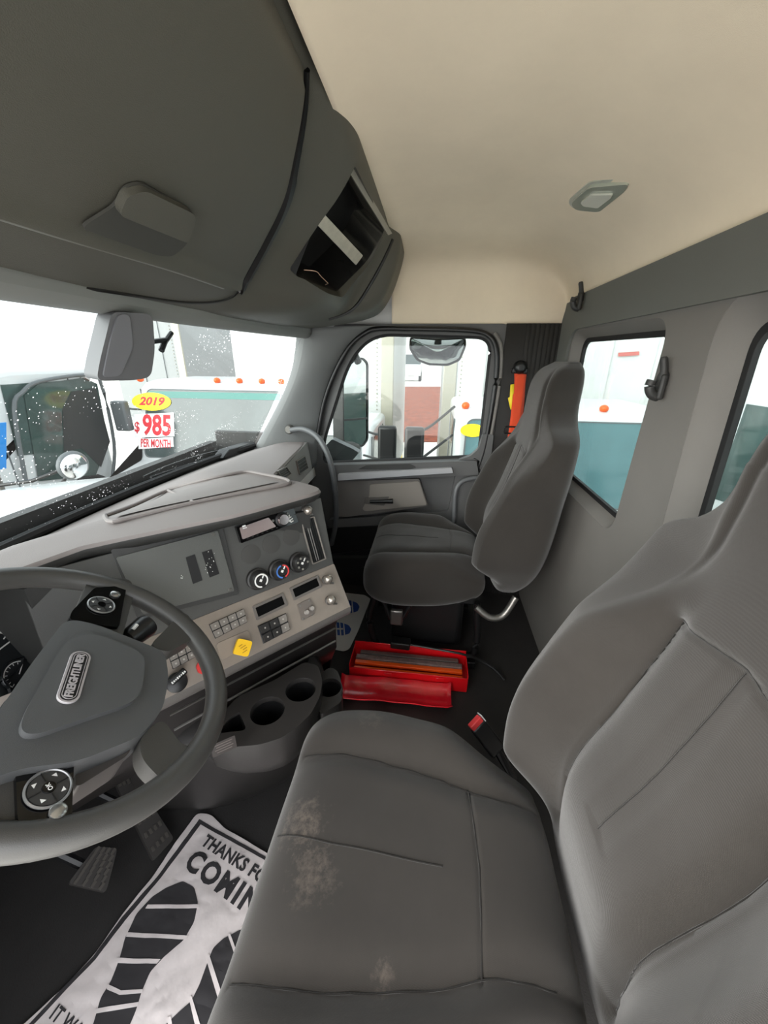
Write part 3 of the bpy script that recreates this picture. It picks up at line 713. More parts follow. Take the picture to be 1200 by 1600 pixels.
# grab rail beside the passenger seat
bm = bmesh.new(); P = spline([at(763, 746, 'x', .94), at(735, 748, 'x', .93), at(718, 756, 'x', .92), at(711, 775, 'x', .91), at(709, 820, 'x', .90), at(706, 860, 'x', .90)], 6)
tube(bm, P, .011, 12); o = fin('grab_rail', bm, mat('rail_tube_grey', (96, 98, 100), .45), None); tag(o, 'bent grey steel rail between the far door and the passenger backrest', 'rail')
# grab handle on the A pillar
gh = thing('grab_bar', 'long curved dark grab bar bolted to the right windscreen pillar', 'handle', at(455, 672, 'x', .86))
P = [at(455, 672, 'x', .865), at(475, 671, 'x', .84), at(496, 683, 'x', .80), at(512, 710, 'x', .76), at(521, 745, 'x', .74), at(525, 785, 'x', .74), at(524, 820, 'x', .77), at(518, 850, 'x', .84)]
bm = bmesh.new(); tube(bm, spline(P, 8), .0125, 14); fin('handle_bar', bm, mat('handle_grey', (84, 86, 88), .5), gh)
bm = bmesh.new(); c = at(452, 671, 'x', .872); lathe(bm, [(0, .012), (.016, .012), (.022, .004), (.022, -.01)], place(basis((0, 1, 0), (-1, -.3, 0)), c), 20); fin('mounting_boss', bm, STEEL, gh)

# ================================================================== DASHBOARD
dash = thing('dashboard', 'wraparound grey and silver dashboard with centre controls and cup holders', 'dashboard', (0, .6, .5))
TL = dist(315, 965, .86); TR = dist(520, 880, 1.08); TR.z = TL.z = (TL.z+TR.z)/2
E_ = (TR-TL).normalized(); N0 = E_.cross(V((0, 0, 1)))
def tilted(deg): return N0*math.cos(math.radians(deg))+V((0, 0, 1))*math.sin(math.radians(deg))
UP = Plane(TL, E_, tilted(14)); AC = Plane(TL, E_, tilted(34))
# --- top pad
BROW = [(-1.02, .66, .862), (-.75, .70, .862), (-.43, .688, .865), (-.315, .625, .872), (-.15, .408, .88), (.0, .292, .88), (.035, .276, .88), (.055, .285, .88), (.085, .33, .88), (.125, .415, .88), (.158, .450, .88), (.30, .478, .868), (.50, .518, .852), (.75, .57, .828), (.95, .612, .808)]
def brow(x):
    X = [b[0] for b in BROW]; return interp(x, X, [b[1] for b in BROW]), interp(x, X, [b[2] for b in BROW])
def pad(x, v):
    yf, zf = brow(x); e = ws(min(x, .90), .985); yb = e.y-.012; zb = .775
    s = v; z = zf+(zb-zf)*sstep(.35, 1.1, s)*1.0; return V((x, yf+(yb-yf)*s, z))
xs = sorted(set([-1.0+.04*i for i in range(24)]+[-.04+.01*i for i in range(26)]+[.22+.04*i for i in range(18)]+[.95]))
bm = bmesh.new(); G = []
for x in xs:
    p0 = pad(x, 0); nx = V((0, 1, 0)); row = [p0+V((0, .09, -.050)), p0+V((0, .040, -.034)), p0+V((0, .016, -.030)), p0+V((0, .004, -.018)), p0+V((0, .001, -.008)), p0+V((0, .006, -.001))]
    for j in range(1, 15): row.append(pad(x, j/14))
    G.append(row)
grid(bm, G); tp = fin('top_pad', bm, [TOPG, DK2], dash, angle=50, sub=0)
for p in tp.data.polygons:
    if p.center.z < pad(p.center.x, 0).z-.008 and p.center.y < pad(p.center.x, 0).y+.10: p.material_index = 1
def on_pad(px, py, off=0.0):
    z = .87
    for _ in range(12):
        q = at(px, py, 'z', z); yf, zf = brow(q.x); e = ws(q.x, .985).y-.012; v = (q.y-yf)/(e-yf); z = z*.4+.6*(pad(q.x, max(0, min(1, v))).z+off)
    return at(px, py, 'z', z)
rim = [on_pad(*p, .003) for p in ((164, 806), (172, 815), (210, 808), (300, 786), (380, 770), (444, 758), (452, 752), (440, 747), (410, 741), (384, 737), (350, 743), (318, 750), (262, 766), (210, 789))]
bm = bmesh.new(); tube(bm, spline(rim+[rim[0]], 4)[:-1], .005, 8, closed=True); fin('tray_rim', bm, TOPG, tp)
def pad_z(x, y):
    yf, zf = brow(x); e = ws(min(x, .90), .985).y-.012; return pad(x, max(0, min(1, (y-yf)/(e-yf)))).z
inner = [on_pad(*p, .0025) for p in ((180, 808), (300, 781), (372, 766), (434, 753), (384, 742), (320, 754), (264, 769), (212, 791))]
bm = bmesh.new(); bm.faces.new([bm.verts.new(p) for p in inner]); bmesh.ops.triangulate(bm, faces=bm.faces)
for _ in range(5):
    ed = [e for e in bm.edges if e.calc_length() > .02]
    if ed: bmesh.ops.subdivide_edges(bm, edges=ed, cuts=1); bmesh.ops.triangulate(bm, faces=bm.faces)
for v in bm.verts: v.co.z = pad_z(v.co.x, v.co.y)+.003
o = fin('tray_floor', bm, mat('tray_floor_grey', (128, 122, 120), .65, bump=.2), tp)
bm = bmesh.new(); tube(bm, [on_pad(262, 766, .003), on_pad(303, 785, .003)], .004, 8); fin('tray_divider', bm, TOPG, tp)
# --- core bodies behind the faces
def prism(bm, P, z0, z1, Q=None):
    Q = Q or P; A = [bm.verts.new((x, y, z0)) for x, y in P]; B = [bm.verts.new((x, y, z1)) for x, y in Q]; n = len(P)
    bm.faces.new(A[::-1]); bm.faces.new(B)
    for i in range(n): bm.faces.new((A[i], A[(i+1) % n], B[(i+1) % n], B[i]))
pr = UP.P((TR-TL).length, 0)
bm = bmesh.new(); prism(bm, [(-.40, .68), (TL.x-.02, TL.y+.10), (pr.x-.02, pr.y+.05), (pr.x+.01, pr.y+.07), (.14, .49), (.14, .70), (-.40, .78)], .46, .825); fin('centre_core', bm, DK2, dash)
LEN = (TR-TL).length
def face_plate(name, PL, px_pts, th, m, w=0.0, r=.004, bev=.002, par=dash):
    return plate(name, [roundpoly([PL.uv(*p) for p in px_pts], r, 4)], th, m, PL.M(0, 0, w), par, bevel=bev)
LU = [(-.26, .0), (LEN+.003, 0), (LEN+.003, .19), (-.26, .19)]
upf = plate('centre_fascia', [LU], .02, DK, UP.M(0, 0, -.02), dash, bevel=.002)
# right side cheek of the stack
bm = bmesh.new(); a, b = UP.P(LEN, .19, -.004), UP.P(LEN, 0, -.004); c2, d2 = AC.P(LEN, -.13, -.004), V((.14, .47, .50))
bm.faces.new([bm.verts.new(q) for q in (a, b, d2+V((0, 0, .10)), V((.14, .46, .85)))]); bm.faces.new([bm.verts.new(q) for q in (b, c2, V((.10, .47, .44)), d2+V((0, 0, .10)))])
o = fin('side_cheek', bm, DK, dash, smooth=False); md = o.modifiers.new('t', 'SOLIDIFY'); md.thickness = .004
# --- storage / blanking panel with two label patches
face_plate('blank_panel_frame', UP, ((172, 858), (346, 818), (372, 928), (215, 968)), .006, DK2, 0, .006, .002)
pn = face_plate('blank_panel', UP, ((180, 870), (338, 828), (364, 922), (222, 958)), .005, mat('blank_panel', (82, 83, 80), .45, bump=.2, bscale=900), .006, .005, .002)
for q in (((288, 870), (302, 865), (314, 905), (299, 911)), ((313, 862), (328, 857), (340, 895), (325, 901))):
    face_plate('velcro_patch', UP, q, .0012, BLK, .011, .001, 0, pn)
rr = random.Random(3)
bm = bmesh.new()
for i in range(16):
    u, v = UP.uv(318+rr.random()*16, 860+rr.random()*34); bmesh.ops.create_icosphere(bm, subdivisions=1, radius=.0006+.0006*rr.random(), matrix=Matrix.Translation(UP.P(u, v, .0128)))
for i in range(6):
    u, v = UP.uv(276+rr.random()*8, 897+rr.random()*5); bmesh.ops.create_icosphere(bm, subdivisions=1, radius=.0009, matrix=Matrix.Translation(UP.P(u, v, .0115)))
o = fin('white_flecks', bm, WTX, pn); o['kind'] = 'stuff'
def disc(name, PL, px, py, r, h, m, par, w=0.0, n=28, prof=None):
    bm = bmesh.new(); lathe(bm, prof or [(r, 0), (r, h*.8), (r*.9, h), (0, h)], PL.Mp(px, py, w), n); return fin(name, bm, m, par)
for q in ((357, 920), (331, 834)): disc('screw', UP, *q, .004, .002, STEEL, pn, .010)
# --- radio
rad = face_plate('radio', UP, ((366, 823), (455, 792), (463, 815), (374, 848)), .012, BLKG, 0, .002, .002)
face_plate('radio_display', UP, ((371, 824), (416, 808), (428, 822), (376, 842)), .001, mat('radio_silver', (176, 160, 158), .22, metal=.5), .0122, .003, 0, rad)
bm = bmesh.new()
for i in range(7):
    u, v = UP.uv(384+i*7.5, 840.5-i*2.8); bx(bm, UP.P(u, v, .0134), (.004, .004, .0012), None)
fin('preset_keys', bm, BLK, rad)
kb = disc('volume_knob', UP, 437, 811, .014, .014, mat('knob_chrome', (170, 160, 160), .15, metal=.9), rad, .012)
disc('volume_knob_base', UP, 437, 811, .018, .005, BLK, rad, .012)
for dx, dy in ((10, -4), (12, 2), (8, -9), (-14, 2)): disc('radio_button', UP, 437+dx, 811+dy, .0032, .003, WTX if dx > 9 else STEEL, rad, .012, 12)
bm = bmesh.new(); bx(bm, (0, .001, 0), (.008, .004, .0006), UP.Mp(378, 822, .0136)); bx(bm, (.001, -.004, 0), (.010, .002, .0006), UP.Mp(378, 822, .0136)); fin('radio_mark', bm, WTX, rad)
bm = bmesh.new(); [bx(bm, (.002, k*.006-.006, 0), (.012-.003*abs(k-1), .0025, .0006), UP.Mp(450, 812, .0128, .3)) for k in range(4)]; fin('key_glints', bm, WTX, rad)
# faint blanked gauge circles
for q in ((392, 866), (424, 850), (455, 838)):
    bm = bmesh.new(); lathe(bm, [(.0235, 0), (.0235, .001), (.0222, .0012), (0, .0012)], UP.Mp(*q, 0)); fin('blank_gauge_cover', bm, mat('gauge_blank', (63, 62, 60), .6), dash)
# --- three heater knobs
def heater(px, py, kind):
    bm = bmesh.new(); prof = [(.0265, 0), (.0265, .010), (.023, .012), (.0215, .024), (.019, .028), (.0125, .028), (.012, .025), (0, .025)]
    lathe(bm, prof, UP.Mp(px, py, 0), 36); k = fin('heater_knob', bm, mat('knob_black', (34, 33, 33), .45), dash)
    def arc(name, a0, a1, m, r0=.0135, r1=.0170):
        bm = bmesh.new(); n = 24; Mx = UP.Mp(px, py, .0284)
        G = [[Mx @ V((r*math.cos(a0+(a1-a0)*i/n), r*math.sin(a0+(a1-a0)*i/n), 0)) for r in (r0, r1)] for i in range(n+1)]
        grid(bm, G); fin(name, bm, m, k)
    if kind == 0: arc('white_scale', -1.0, 4.6, WTX)
    if kind == 1:
        arc('blue_scale', 1.7, 4.5, mat('scale_blue', (70, 120, 200), .5)); arc('red_scale', -1.3, 1.4, mat('scale_red', (210, 60, 60), .5))
    if kind == 2:
        for a in range(6):
            disc_m = UP.Mp(px, py, .0284); bm = bmesh.new(); bmesh.ops.create_circle(bm, cap_ends=True, segments=10, radius=.003, matrix=disc_m @ Matrix.Translation((.0145*math.cos(a*.9), .0145*math.sin(a*.9), 0))); fin('mode_icon', bm, mat('icon_grey', (130, 128, 120), .5), k)
    bm = bmesh.new(); bx(bm, (0, .010, .0005), (.0025, .008, .002), UP.Mp(px, py, .0284, -.6)); bx(bm, (0, 0, 0), (.006, .006, .001), UP.Mp(px, py, .0256, -.6)); fin('pointer', bm, WTX, k)
for i, q in enumerate(((401, 904), (434, 890), (465, 878))): heater(*q, i)
# --- vertical slatted air vent
vf = [(470, 813), (489, 808), (507, 872), (488, 880)]
U = [UP.uv(*p) for p in vf]; cx = sum(p[0] for p in U)/4; cy = sum(p[1] for p in U)/4
ov = roundpoly(grow(U, .0025), .003, 3)
vt = plate('air_vent', [ov, roundpoly(U, .002, 3)], .006, mat('vent_frame', (128, 122, 116), .45), UP.M(0, 0, 0), dash, bevel=.0015)
plate('vent_throat', [roundpoly(U, .002, 3)], .001, BLK, UP.M(0, 0, .0005), vt)
for k in range(1, 6):
    f = k/6; a = V((*U[0], 0)).lerp(V((*U[1], 0)), f); b = V((*U[3], 0)).lerp(V((*U[2], 0)), f)
    bm = bmesh.new(); tube(bm, [UP.P(a.x, a.y-.003, .003), UP.P(b.x, b.y+.003, .003)], .0012, 6); fin('vent_slat', bm, mat('slat_grey', (120, 118, 116), .4) if k in (2, 3) else BLK, vt)
# chrome lever switches
def lever(PL, px, py, name='lighter_knob'):
    k = disc('lever_collar', PL, px, py, .0125, .006, mat('collar_dark', (70, 66, 62), .4), dash)
    bm = bmesh.new(); bmesh.ops.create_uvsphere(bm, u_segments=16, v_segments=10, radius=.0125, matrix=PL.Mp(px, py, .014)); fin('round_cap', bm, mat('cap_silver', (165, 158, 150), .25, metal=.7), k)
    bm = bmesh.new(); a, b = PL.uv(px, py); tube(bm, [PL.P(a, b-.006, .012), PL.P(a+.004, b-.012, .010), PL.P(a+.014, b-.016, .008)], .003, 8); fin('retaining_tab', bm, STEEL, k)
lever(UP, 477, 797)
# --- silver accent panel
h = .128
acc = plate('silver_panel', [roundpoly([(-.36, 0), (LEN+.004, 0), (LEN+.004, -h), (-.36, -h)], .004, 3)], .02, SIL, AC.M(0, 0, -.02), dash, bevel=.003)
bm = bmesh.new(); G = []
for u in [-.36+i*(LEN+.364)/20 for i in range(21)]:
    G.append([AC.P(u, -h+.002, -.001), AC.P(u, -h-.010, -.004), AC.P(u, -h-.020, -.016), AC.P(u, -h-.020, -.034), AC.P(u, -h-.006, -.05)])
grid(bm, G); fin('lower_lip', bm, mat('lip_plastic', (92, 88, 85), .45, bump=.2), dash)
# two dark displays
for q in (((396, 949), (441, 929), (447, 945), (402, 967)), ((454, 920), (495, 901), (501, 916), (460, 936))):
    U = [AC.uv(*p) for p in q]; o_ = roundpoly(grow(U, .003), .003, 3)
    f = plate('display', [o_, roundpoly(grow(U, -.003), .001, 2)], .004, mat('display_bezel', (98, 92, 88), .4), AC.M(0, 0, 0), dash, bevel=.001)
    plate('dark_screen', [roundpoly(grow(U, -.003), .001, 2)], .001, mat('screen_black', (3, 3, 3), .6, spec=.1), AC.M(0, 0, .0005), f)
# key bank: two rows of four
q = ((326, 976), (380, 951), (386, 972), (336, 998)); U = [V((*AC.uv(*p), 0)) for p in q]
kbk = plate('key_bank', [[(p.x, p.y) for p in U]], .003, BLK, AC.M(0, 0, 0), dash, bevel=.001)
GK = mat('key_grey', (122, 116, 110), .35)
def key_in(U, i, j, ni, nj, m, par, name='push_key', icon=True, gap=.06, th=.004):
    def pt(a, b): return (U[0].lerp(U[1], a)).lerp(U[3].lerp(U[2], a), b)
    a0, a1, b0, b1 = (i+gap)/ni, (i+1-gap)/ni, (j+gap)/nj, (j+1-gap)/nj
    L = [pt(a0, b0), pt(a1, b0), pt(a1, b1), pt(a0, b1)]
    o = plate(name, [roundpoly([(p.x, p.y) for p in L], .0012, 2)], th, m, AC.M(0, 0, .003), par, bevel=.0008)
    if icon:
        c = pt((a0+a1)/2, (b0+b1)/2); bm = bmesh.new(); bmesh.ops.create_circle(bm, cap_ends=True, segments=6, radius=.0022, matrix=AC.M(c.x, c.y, .003+th+.0003)); fin('key_icon', bm, mat('key_print', (172, 168, 160), .5), o)
    return o
for i in range(4):
    for j in range(2): key_in(U, i, j, 4, 2, GK, kbk)
# second key bank left, seen through the wheel
q = ((262, 1022), (300, 1004), (306, 1026), (270, 1046)); U = [V((*AC.uv(*p), 0)) for p in q]
kb2 = plate('key_bank', [[(p.x, p.y) for p in U]], .003, BLK, AC.M(0, 0, 0), dash, bevel=.001)
for i in range(3):
    for j in range(2): key_in(U, i, j, 3, 2, GK, kb2)
# rocker switches
q = ((402, 978), (446, 958), (453, 984), (411, 1006)); U = [V((*AC.uv(*p), 0)) for p in q]
rk = plate('rocker_bank', [[(p.x, p.y) for p in U]], .004, BLK, AC.M(0, 0, 0), dash, bevel=.001)
for i in range(2):
    for j in range(2): key_in(U, i, j, 3, 2, mat('rocker_black', (40, 38, 37), .3), rk, 'rocker_switch', True, .08, .009)
for j in range(2): key_in(U, 2, j, 3, 2, GK, rk, 'push_key', True, .08, .004)
# brake controller plate
q = ((464, 945), (484, 935), (491, 959), (471, 970)); U = [AC.uv(*p) for p in q]
bc = plate('controller_plate', [roundpoly(U, .002, 3)], .004, mat('controller_grey', (104, 96, 90), .45), AC.M(0, 0, 0), dash, bevel=.001)
for p_ in ((477, 957), (485, 951)): disc('toggle_cap', AC, *p_, .0055, .010, mat('cap_grey', (150, 144, 138), .35), bc, .004, 14)
for p_ in ((468, 947), (482, 939), (473, 967), (487, 961)): disc('plate_screw', AC, *p_, .0022, .001, STEEL, bc, .004, 10)
lever(AC, 509, 906); lever(AC, 514, 938)
# yellow parking brake knob on a dark recess
face_plate('valve_recess', AC, ((337, 1006), (388, 984), (394, 1008), (345, 1032)), .002, mat('recess_brown', (140, 128, 116), .5), 0, .008, .001)
disc('valve_stem', AC, 374, 1011, .008, .016, BLK, dash, 0)
yk = plate('yellow_valve_knob', [roundpoly([(-.017, -.017), (.017, -.017), (.017, .017), (-.017, .017)], .006, 4)], .011, mat('valve_yellow', (240, 190, 22), .45), AC.Mp(375, 1012, .016, math.radians(52)), dash, bevel=.003)
bm = bmesh.new()
for i, (a_, b_) in enumerate(((-.004, .006), (-.001, .009), (.001, .007), (-.002, .008))): bx(bm, (a_, .008-.0055*i, 0), (b_*1.4, .0018, .0004), AC.Mp(376, 1012, .0276, math.radians(8)))
fin('knob_print', bm, mat('knob_print', (176, 128, 10), .6), yk)
# red trailer supply knob showing behind the wheel rim, ignition switch
disc('valve_stem', AC, 318, 1040, .008, .014, BLK, dash, 0)
plate('red_valve_knob', [roundpoly([(.018*math.cos(math.pi/8+i*math.pi/4), .018*math.sin(math.pi/8+i*math.pi/4)) for i in range(8)], .003, 3)], .010, mat('valve_red', (196, 40, 36), .45), AC.Mp(318, 1040, .014), dash, bevel=.002)
ig = disc('ignition_switch', AC, 276, 1066, .020, .008, BLK, dash)
bm = bmesh.new(); bx(bm, (.006, .008, .022), (.034, .014, .012), AC.Mp(276, 1064, 0, .35)); fin('ignition_key', bm, BLK, ig, bevel=.003)
bm = bmesh.new()
for i in range(8):
    bx(bm, (-.014+.004*i, 0, 0), (.0026, .0045-.001*(i % 3), .0006), AC.Mp(276, 1057, .0295, .35))
fin('ignition_marks', bm, WTX, ig)
# --- lower console under the panel
q0, q1 = AC.P(-.36, -h, -.05), AC.P(LEN, -h, -.045)
bm = bmesh.new(); G = []
for k in range(13):
    p = q0.lerp(q1, k/12); G.append([p+V((0, 0, .02)), p+V((.012, .016, -.03)), p+V((.02, .03, -.08)), p+V((.02, .03, -.16)), p+V((.03, .05, -.22))])
a = q1; G.append([a+V((.03, .05, .02)), a+V((.04, .06, -.03)), a+V((.04, .07, -.08)), a+V((.04, .08, -.16)), a+V((.06, .10, -.5))]); G.append([V((.13, .47, z)) for z in (.55, .50, .44, .36, .02)])
grid(bm, G); o = fin('lower_panel', bm, mat('lower_panel', (38, 35, 34), .35, bump=.2, bscale=900), dash); md = o.modifiers.new('t', 'SOLIDIFY'); md.thickness = .004
for yy, m_ in ((.055, STEEL), (.10, mat('shelf_edge', (96, 94, 92), .4))):
    bm = bmesh.new(); a = q0.lerp(q1, .35)+V((.0, .0, -yy)); b = q0.lerp(q1, .96)+V((0, 0, -yy)); tube(bm, [a+V((.0, -.002, 0)), b+V((0, -.002, 0))], .003, 6); fin('ledge_edge', bm, m_, dash)
# --- cup holder tray
CZ = .452
outl = [at(*p, 'z', CZ) for p in ((318, 1162), (336, 1126), (372, 1088), (430, 1062), (476, 1034), (497, 1040), (504, 1062), (500, 1088), (486, 1115), (462, 1138), (440, 1153), (405, 1164), (355, 1168))]
ho = [at(418, 1110, 'z', CZ), at(470, 1077, 'z', CZ)]
def circ(c, r, n=36): return [(c.x+r*math.cos(2*math.pi*i/n), c.y+r*math.sin(2*math.pi*i/n)) for i in range(n)]
CR1, CR2 = .038, .036
pocket = [at(*p, 'z', CZ) for p in ((340, 1146), (358, 1122), (374, 1112), (384, 1136), (382, 1141))]
TRY = mat('cup_tray', (44, 42, 41), .42, bump=.2, bscale=900)
ct = plate('cup_holder_tray', [roundpoly([(p.x, p.y) for p in outl], .012, 4), circ(ho[0], CR1), circ(ho[1], CR2), roundpoly([(p.x, p.y) for p in pocket], .006, 4)], .014, TRY, Matrix.Translation((0, 0, CZ-.014)), dash, bevel=.003)
for c_, r_ in ((ho[0], CR1), (ho[1], CR2)):
    bm = bmesh.new(); lathe(bm, [(r_+.001, .0), (r_*.96, -.03), (r_*.88, -.085), (0, -.087)], Matrix.Translation((c_.x, c_.y, CZ-.006)), 36); fin('cup_well', bm, BLK, ct)
bm = bmesh.new(); pk = roundpoly([(p.x, p.y) for p in pocket], .006, 4); grid(bm, [[(x, y, CZ-.006) for x, y in pk], [(x, y, CZ-.07) for x, y in pk]], closed_v=True); bm.faces.new([bm.verts.new((x, y, CZ-.069)) for x, y in pk]); fin('coin_pocket', bm, BLK, ct)
lo = roundpoly([(p.x, p.y) for p in outl], .012, 4); cx = sum(p[0] for p in lo)/len(lo); cy = sum(p[1] for p in lo)/len(lo)
bm = bmesh.new(); grid(bm, [[(cx+(x-cx)*s, cy+(y-cy)*s, z) for x, y in lo] for s, z in ((.985, CZ-.012), (.99, CZ-.035), (.95, CZ-.075), (.80, CZ-.11), (.5, CZ-.12))], closed_v=True); fin('tray_skirt', bm, TRY, ct, angle=60)
# third, separate cup well further right
C3 = at(515, 1074, 'z', .41)
ol = [at(*p, 'z', .41) for p in ((494, 1058), (515, 1042), (528, 1048), (536, 1075), (534, 1096), (502, 1118), (494, 1100))]
t3 = plate('side_cup_holder', [roundpoly([(p.x, p.y) for p in ol], .012, 4), circ(C3, .030)], .012, TRY, Matrix.Translation((0, 0, .398)), dash, bevel=.003)
bm = bmesh.new(); lathe(bm, [(.031, 0), (.028, -.05), (.027, -.09), (0, -.09)], Matrix.Translation((C3.x, C3.y, .405)), 32); fin('cup_well', bm, BLK, t3)
ol2 = [(p.x, p.y) for p in ol]; bm = bmesh.new(); cx = sum(p[0] for p in ol2)/7; cy = sum(p[1] for p in ol2)/7
grid(bm, [[(cx+(x-cx)*s, cy+(y-cy)*s, z) for x, y in roundpoly(ol2, .012, 4)] for s, z in ((.99, .400), (.97, .35), (.9, .10))], closed_v=True); fin('holder_body', bm, DK2, t3)
# rounded engine tunnel cover below
bm = bmesh.new(); G = []
top = spline([(-.35, .66, 0), (-.335, .50, 0), (-.29, .38, 0), (-.22, .28, 0), (-.14, .23, 0), (-.04, .25, 0), (.05, .36, 0)], 5)
for p in top:
    b = V((p.x+.05+.02, p.y+.16, 0)); G.append([V((p.x+.06, p.y+.09, .385)), V((p.x+.015, p.y+.03, .365)), V((p.x+.018, p.y+.03, .28)), V((p.x+.035, p.y+.05, .15)), V((p.x+.06, p.y+.08, .04)), V((p.x+.08, p.y+.10, 0))])
grid(bm, G); o = fin('tunnel_cover', bm, mat('tunnel_cover', (36, 34, 33), .4, bump=.15, bscale=900), dash, sub=1)
c = dist(352, 1162, .83)
wl = plate('warning_sticker', [rrect(.045, .026, .002, 2)], .0006, mat('sticker_brown', (42, 36, 33), .5), place(basis((.6, -.78, 0), (-.75, -.6, .3)), at(350, 1166, 'y', .375)), dash)
for i in range(4):
    bm = bmesh.new(); bx(bm, (0, .008-.005*i, .0009), (.034-.006*(i % 2), .0014, .0004), wl.matrix_world @ place(basis((.6, -.78, 0), (-.75, -.6, .3)), at(350, 1166, 'y', .375))); fin('sticker_line', bm, mat('line_grey', (92, 84, 80), .5), wl)
# --- passenger side of the dashboard
zt = .862
a0, b0 = V((.150, .452, .83)), V((.93, .485, .80))
PD = Plane(V((.16, .462, .862)), (.74, .15, -.05), (.2, -1, .12))
pf = plate('passenger_fascia', [roundpoly([(-.03, .0), (.78, -.0), (.78, -.15), (-.03, -.165)], .008, 3)], .02, mat('passenger_fascia', (128, 125, 122), .5, bump=.2), PD.M(0, 0, -.012), dash, bevel=.004)
bm = bmesh.new(); prism(bm, [(.14, .54), (.95, .68), (.95, .80), (.14, .84)], .40, .775); fin('passenger_core', bm, DK2, dash)
plate('glove_box', [roundpoly([(-.02, -.17), (.77, -.155), (.75, -.42), (-.02, -.42)], .01, 3)], .03, BLK, PD.M(0, 0, -.06), dash, bevel=.006)
for q in (((429, 738), (442, 731), (449, 741), (436, 750)), ((459, 722), (472, 714), (477, 732), (464, 741))):
    U = [PD.uv(*p) for p in q]; f = plate('air_vent', [roundpoly(grow(U, .004), .004, 3), roundpoly(U, .002, 3)], .006, mat('vent_frame', (128, 122, 116), .45), PD.M(0, 0, .008), dash, bevel=.001)
    plate('vent_throat', [roundpoly(U, .002, 3)], .001, BLK, PD.M(0, 0, .009), f)
    for k in range(1, 4):
        f_ = k/4; a = V((*U[0], 0)).lerp(V((*U[3], 0)), f_); b = V((*U[1], 0)).lerp(V((*U[2], 0)), f_)
        bm = bmesh.new(); tube(bm, [PD.P(a.x, a.y, .012), PD.P(b.x, b.y, .012)], .0015, 6); fin('vent_slat', bm, STEEL, f)
U = [PD.uv(*p) for p in ((462, 757), (490, 728), (494, 740), (470, 764))]
plate('airbag_label', [U], .001, mat('label_grey', (178, 174, 170), .5), PD.M(0, 0, .009), dash)
# --- instrument cluster behind the wheel
IC = Plane((-.60, .745, .72), (1, .12, 0), (.1, -.9, .42))
cl = plate('instrument_cluster', [roundpoly([(-.32, -.14), (.24, -.14), (.24, .12), (-.32, .12)], .03, 5)], .01, mat('cluster_dark', (40, 46, 48), .3), IC.M(0, 0, -.01), dash, bevel=.002)
def gauge(px, py, r, a0, a1):
    bm = bmesh.new(); lathe(bm, [(r*1.12, 0), (r*1.12, .004), (r*1.06, .006), (r*1.02, .002), (0, .0015)], IC.Mp(px, py, 0), 40); g = fin('gauge', bm, mat('gauge_face', (24, 27, 29), .3), cl)
    Mx = IC.Mp(px, py, .0025); bm = bmesh.new(); n = 20
    grid(bm, [[Mx @ V((q*math.cos(a0+(a1-a0)*i/n), q*math.sin(a0+(a1-a0)*i/n), 0)) for q in (r*.86, r*.93)] for i in range(n+1)])
    for i in range(9):
        a = a0+(a1-a0)*i/8; bx(bm, (r*.76, 0, 0), (r*.14, r*.04, .0004), Mx @ Matrix.Rotation(a, 4, 'Z'))
    fin('gauge_scale', bm, WTX, g)
    bm = bmesh.new(); bx(bm, (r*.35, 0, .001), (r*.7, r*.05, .001), Mx @ Matrix.Rotation(a0, 4, 'Z')); fin('needle', bm, WTX, g)
gauge(-14, 1024, .046, .0, 2.6); gauge(28, 1054, .026, .6, 3.6); gauge(-40, 1100, .046, .2, 2.9)
bm = bmesh.new(); bx(bm, (-.65, .84, .50), (.68, .10, .36)); fin('knee_panel', bm, DK2, dash, bevel=.01)

# ================================================================== STEERING COLUMN AND WHEEL
WC = CAM_LOC+(V((-.515, .494, .775))-CAM_LOC)*.92; WN = V((.209, -.533, .819)).normalized()
badge_dir = None
WP = Plane(WC, (1, 0, 0), WN)
col = thing('steering_column', 'dark steering column with black stalk behind the wheel', 'steering column', WC-WN*.30)
bm = bmesh.new(); q = WN.to_track_quat('Z', 'Y').to_matrix().to_4x4(); q.translation = WC-WN*.04
lathe(bm, [(0, -.005), (.045, -.005), (.052, -.03), (.060, -.10), (.064, -.20), (.058, -.24), (0, -.24)], q, 28); fin('column_shroud', bm, BLK, col)
A = dist(196, 1003, .62); B = dist(232, 975, .66)
sp0 = WC-WN*.06+V((.02, .02, 0))
bm = bmesh.new(); tube(bm, [sp0, A], [.012, .013], 12); fin('stalk_arm', bm, BLK, col)
bm = bmesh.new(); d_ = (B-A); tube(bm, [A, A+d_*.1, A+d_*.85, B, B+d_*.06], [.012, .017, .020, .018, .012], 16); st = fin('stalk_grip', bm, mat('stalk_black', (30, 30, 31), .3), col)
bm = bmesh.new(); tube(bm, [A+d_*.30+V((-.002, -.006, .016)), A+d_*.5+V((-.002, -.006, .019))], .003, 6); fin('stalk_mark', bm, WTX, st)
sw = thing('steering_wheel', 'four spoke dark grey steering wheel with maker badge and thumb controls', 'steering wheel', WC)
LEA = mat('wheel_leather', (66, 65, 63), .38, bump=.15, bscale=1200)
HUB = mat('hub_plastic', (78, 79, 80), .45, bump=.2, bscale=1500)
R0 = .1955
bm = bmesh.new(); pts = [WP.P(R0*math.cos(2*math.pi*i/96), R0*math.sin(2*math.pi*i/96)) for i in range(96)]
tube(bm, pts, .0162, 20, closed=True, upv=WN, flat=1.0); fin('rim', bm, LEA, sw)
def wpoly(name, px, th, m, w, r=.012, bev=.006, par=sw, bseg=4):
    PL2 = Plane(WP.P(0, 0, w), WP.e, WN); return plate(name, [roundpoly([PL2.uv(*p) for p in px], r, 6)], th, m, PL2.M(0, 0, -th), par, bevel=bev, bseg=bseg)
def spoke(px, w=.004, th=.022, m=LEA): return wpoly('spoke', px, th, m, .006, .014, .009)
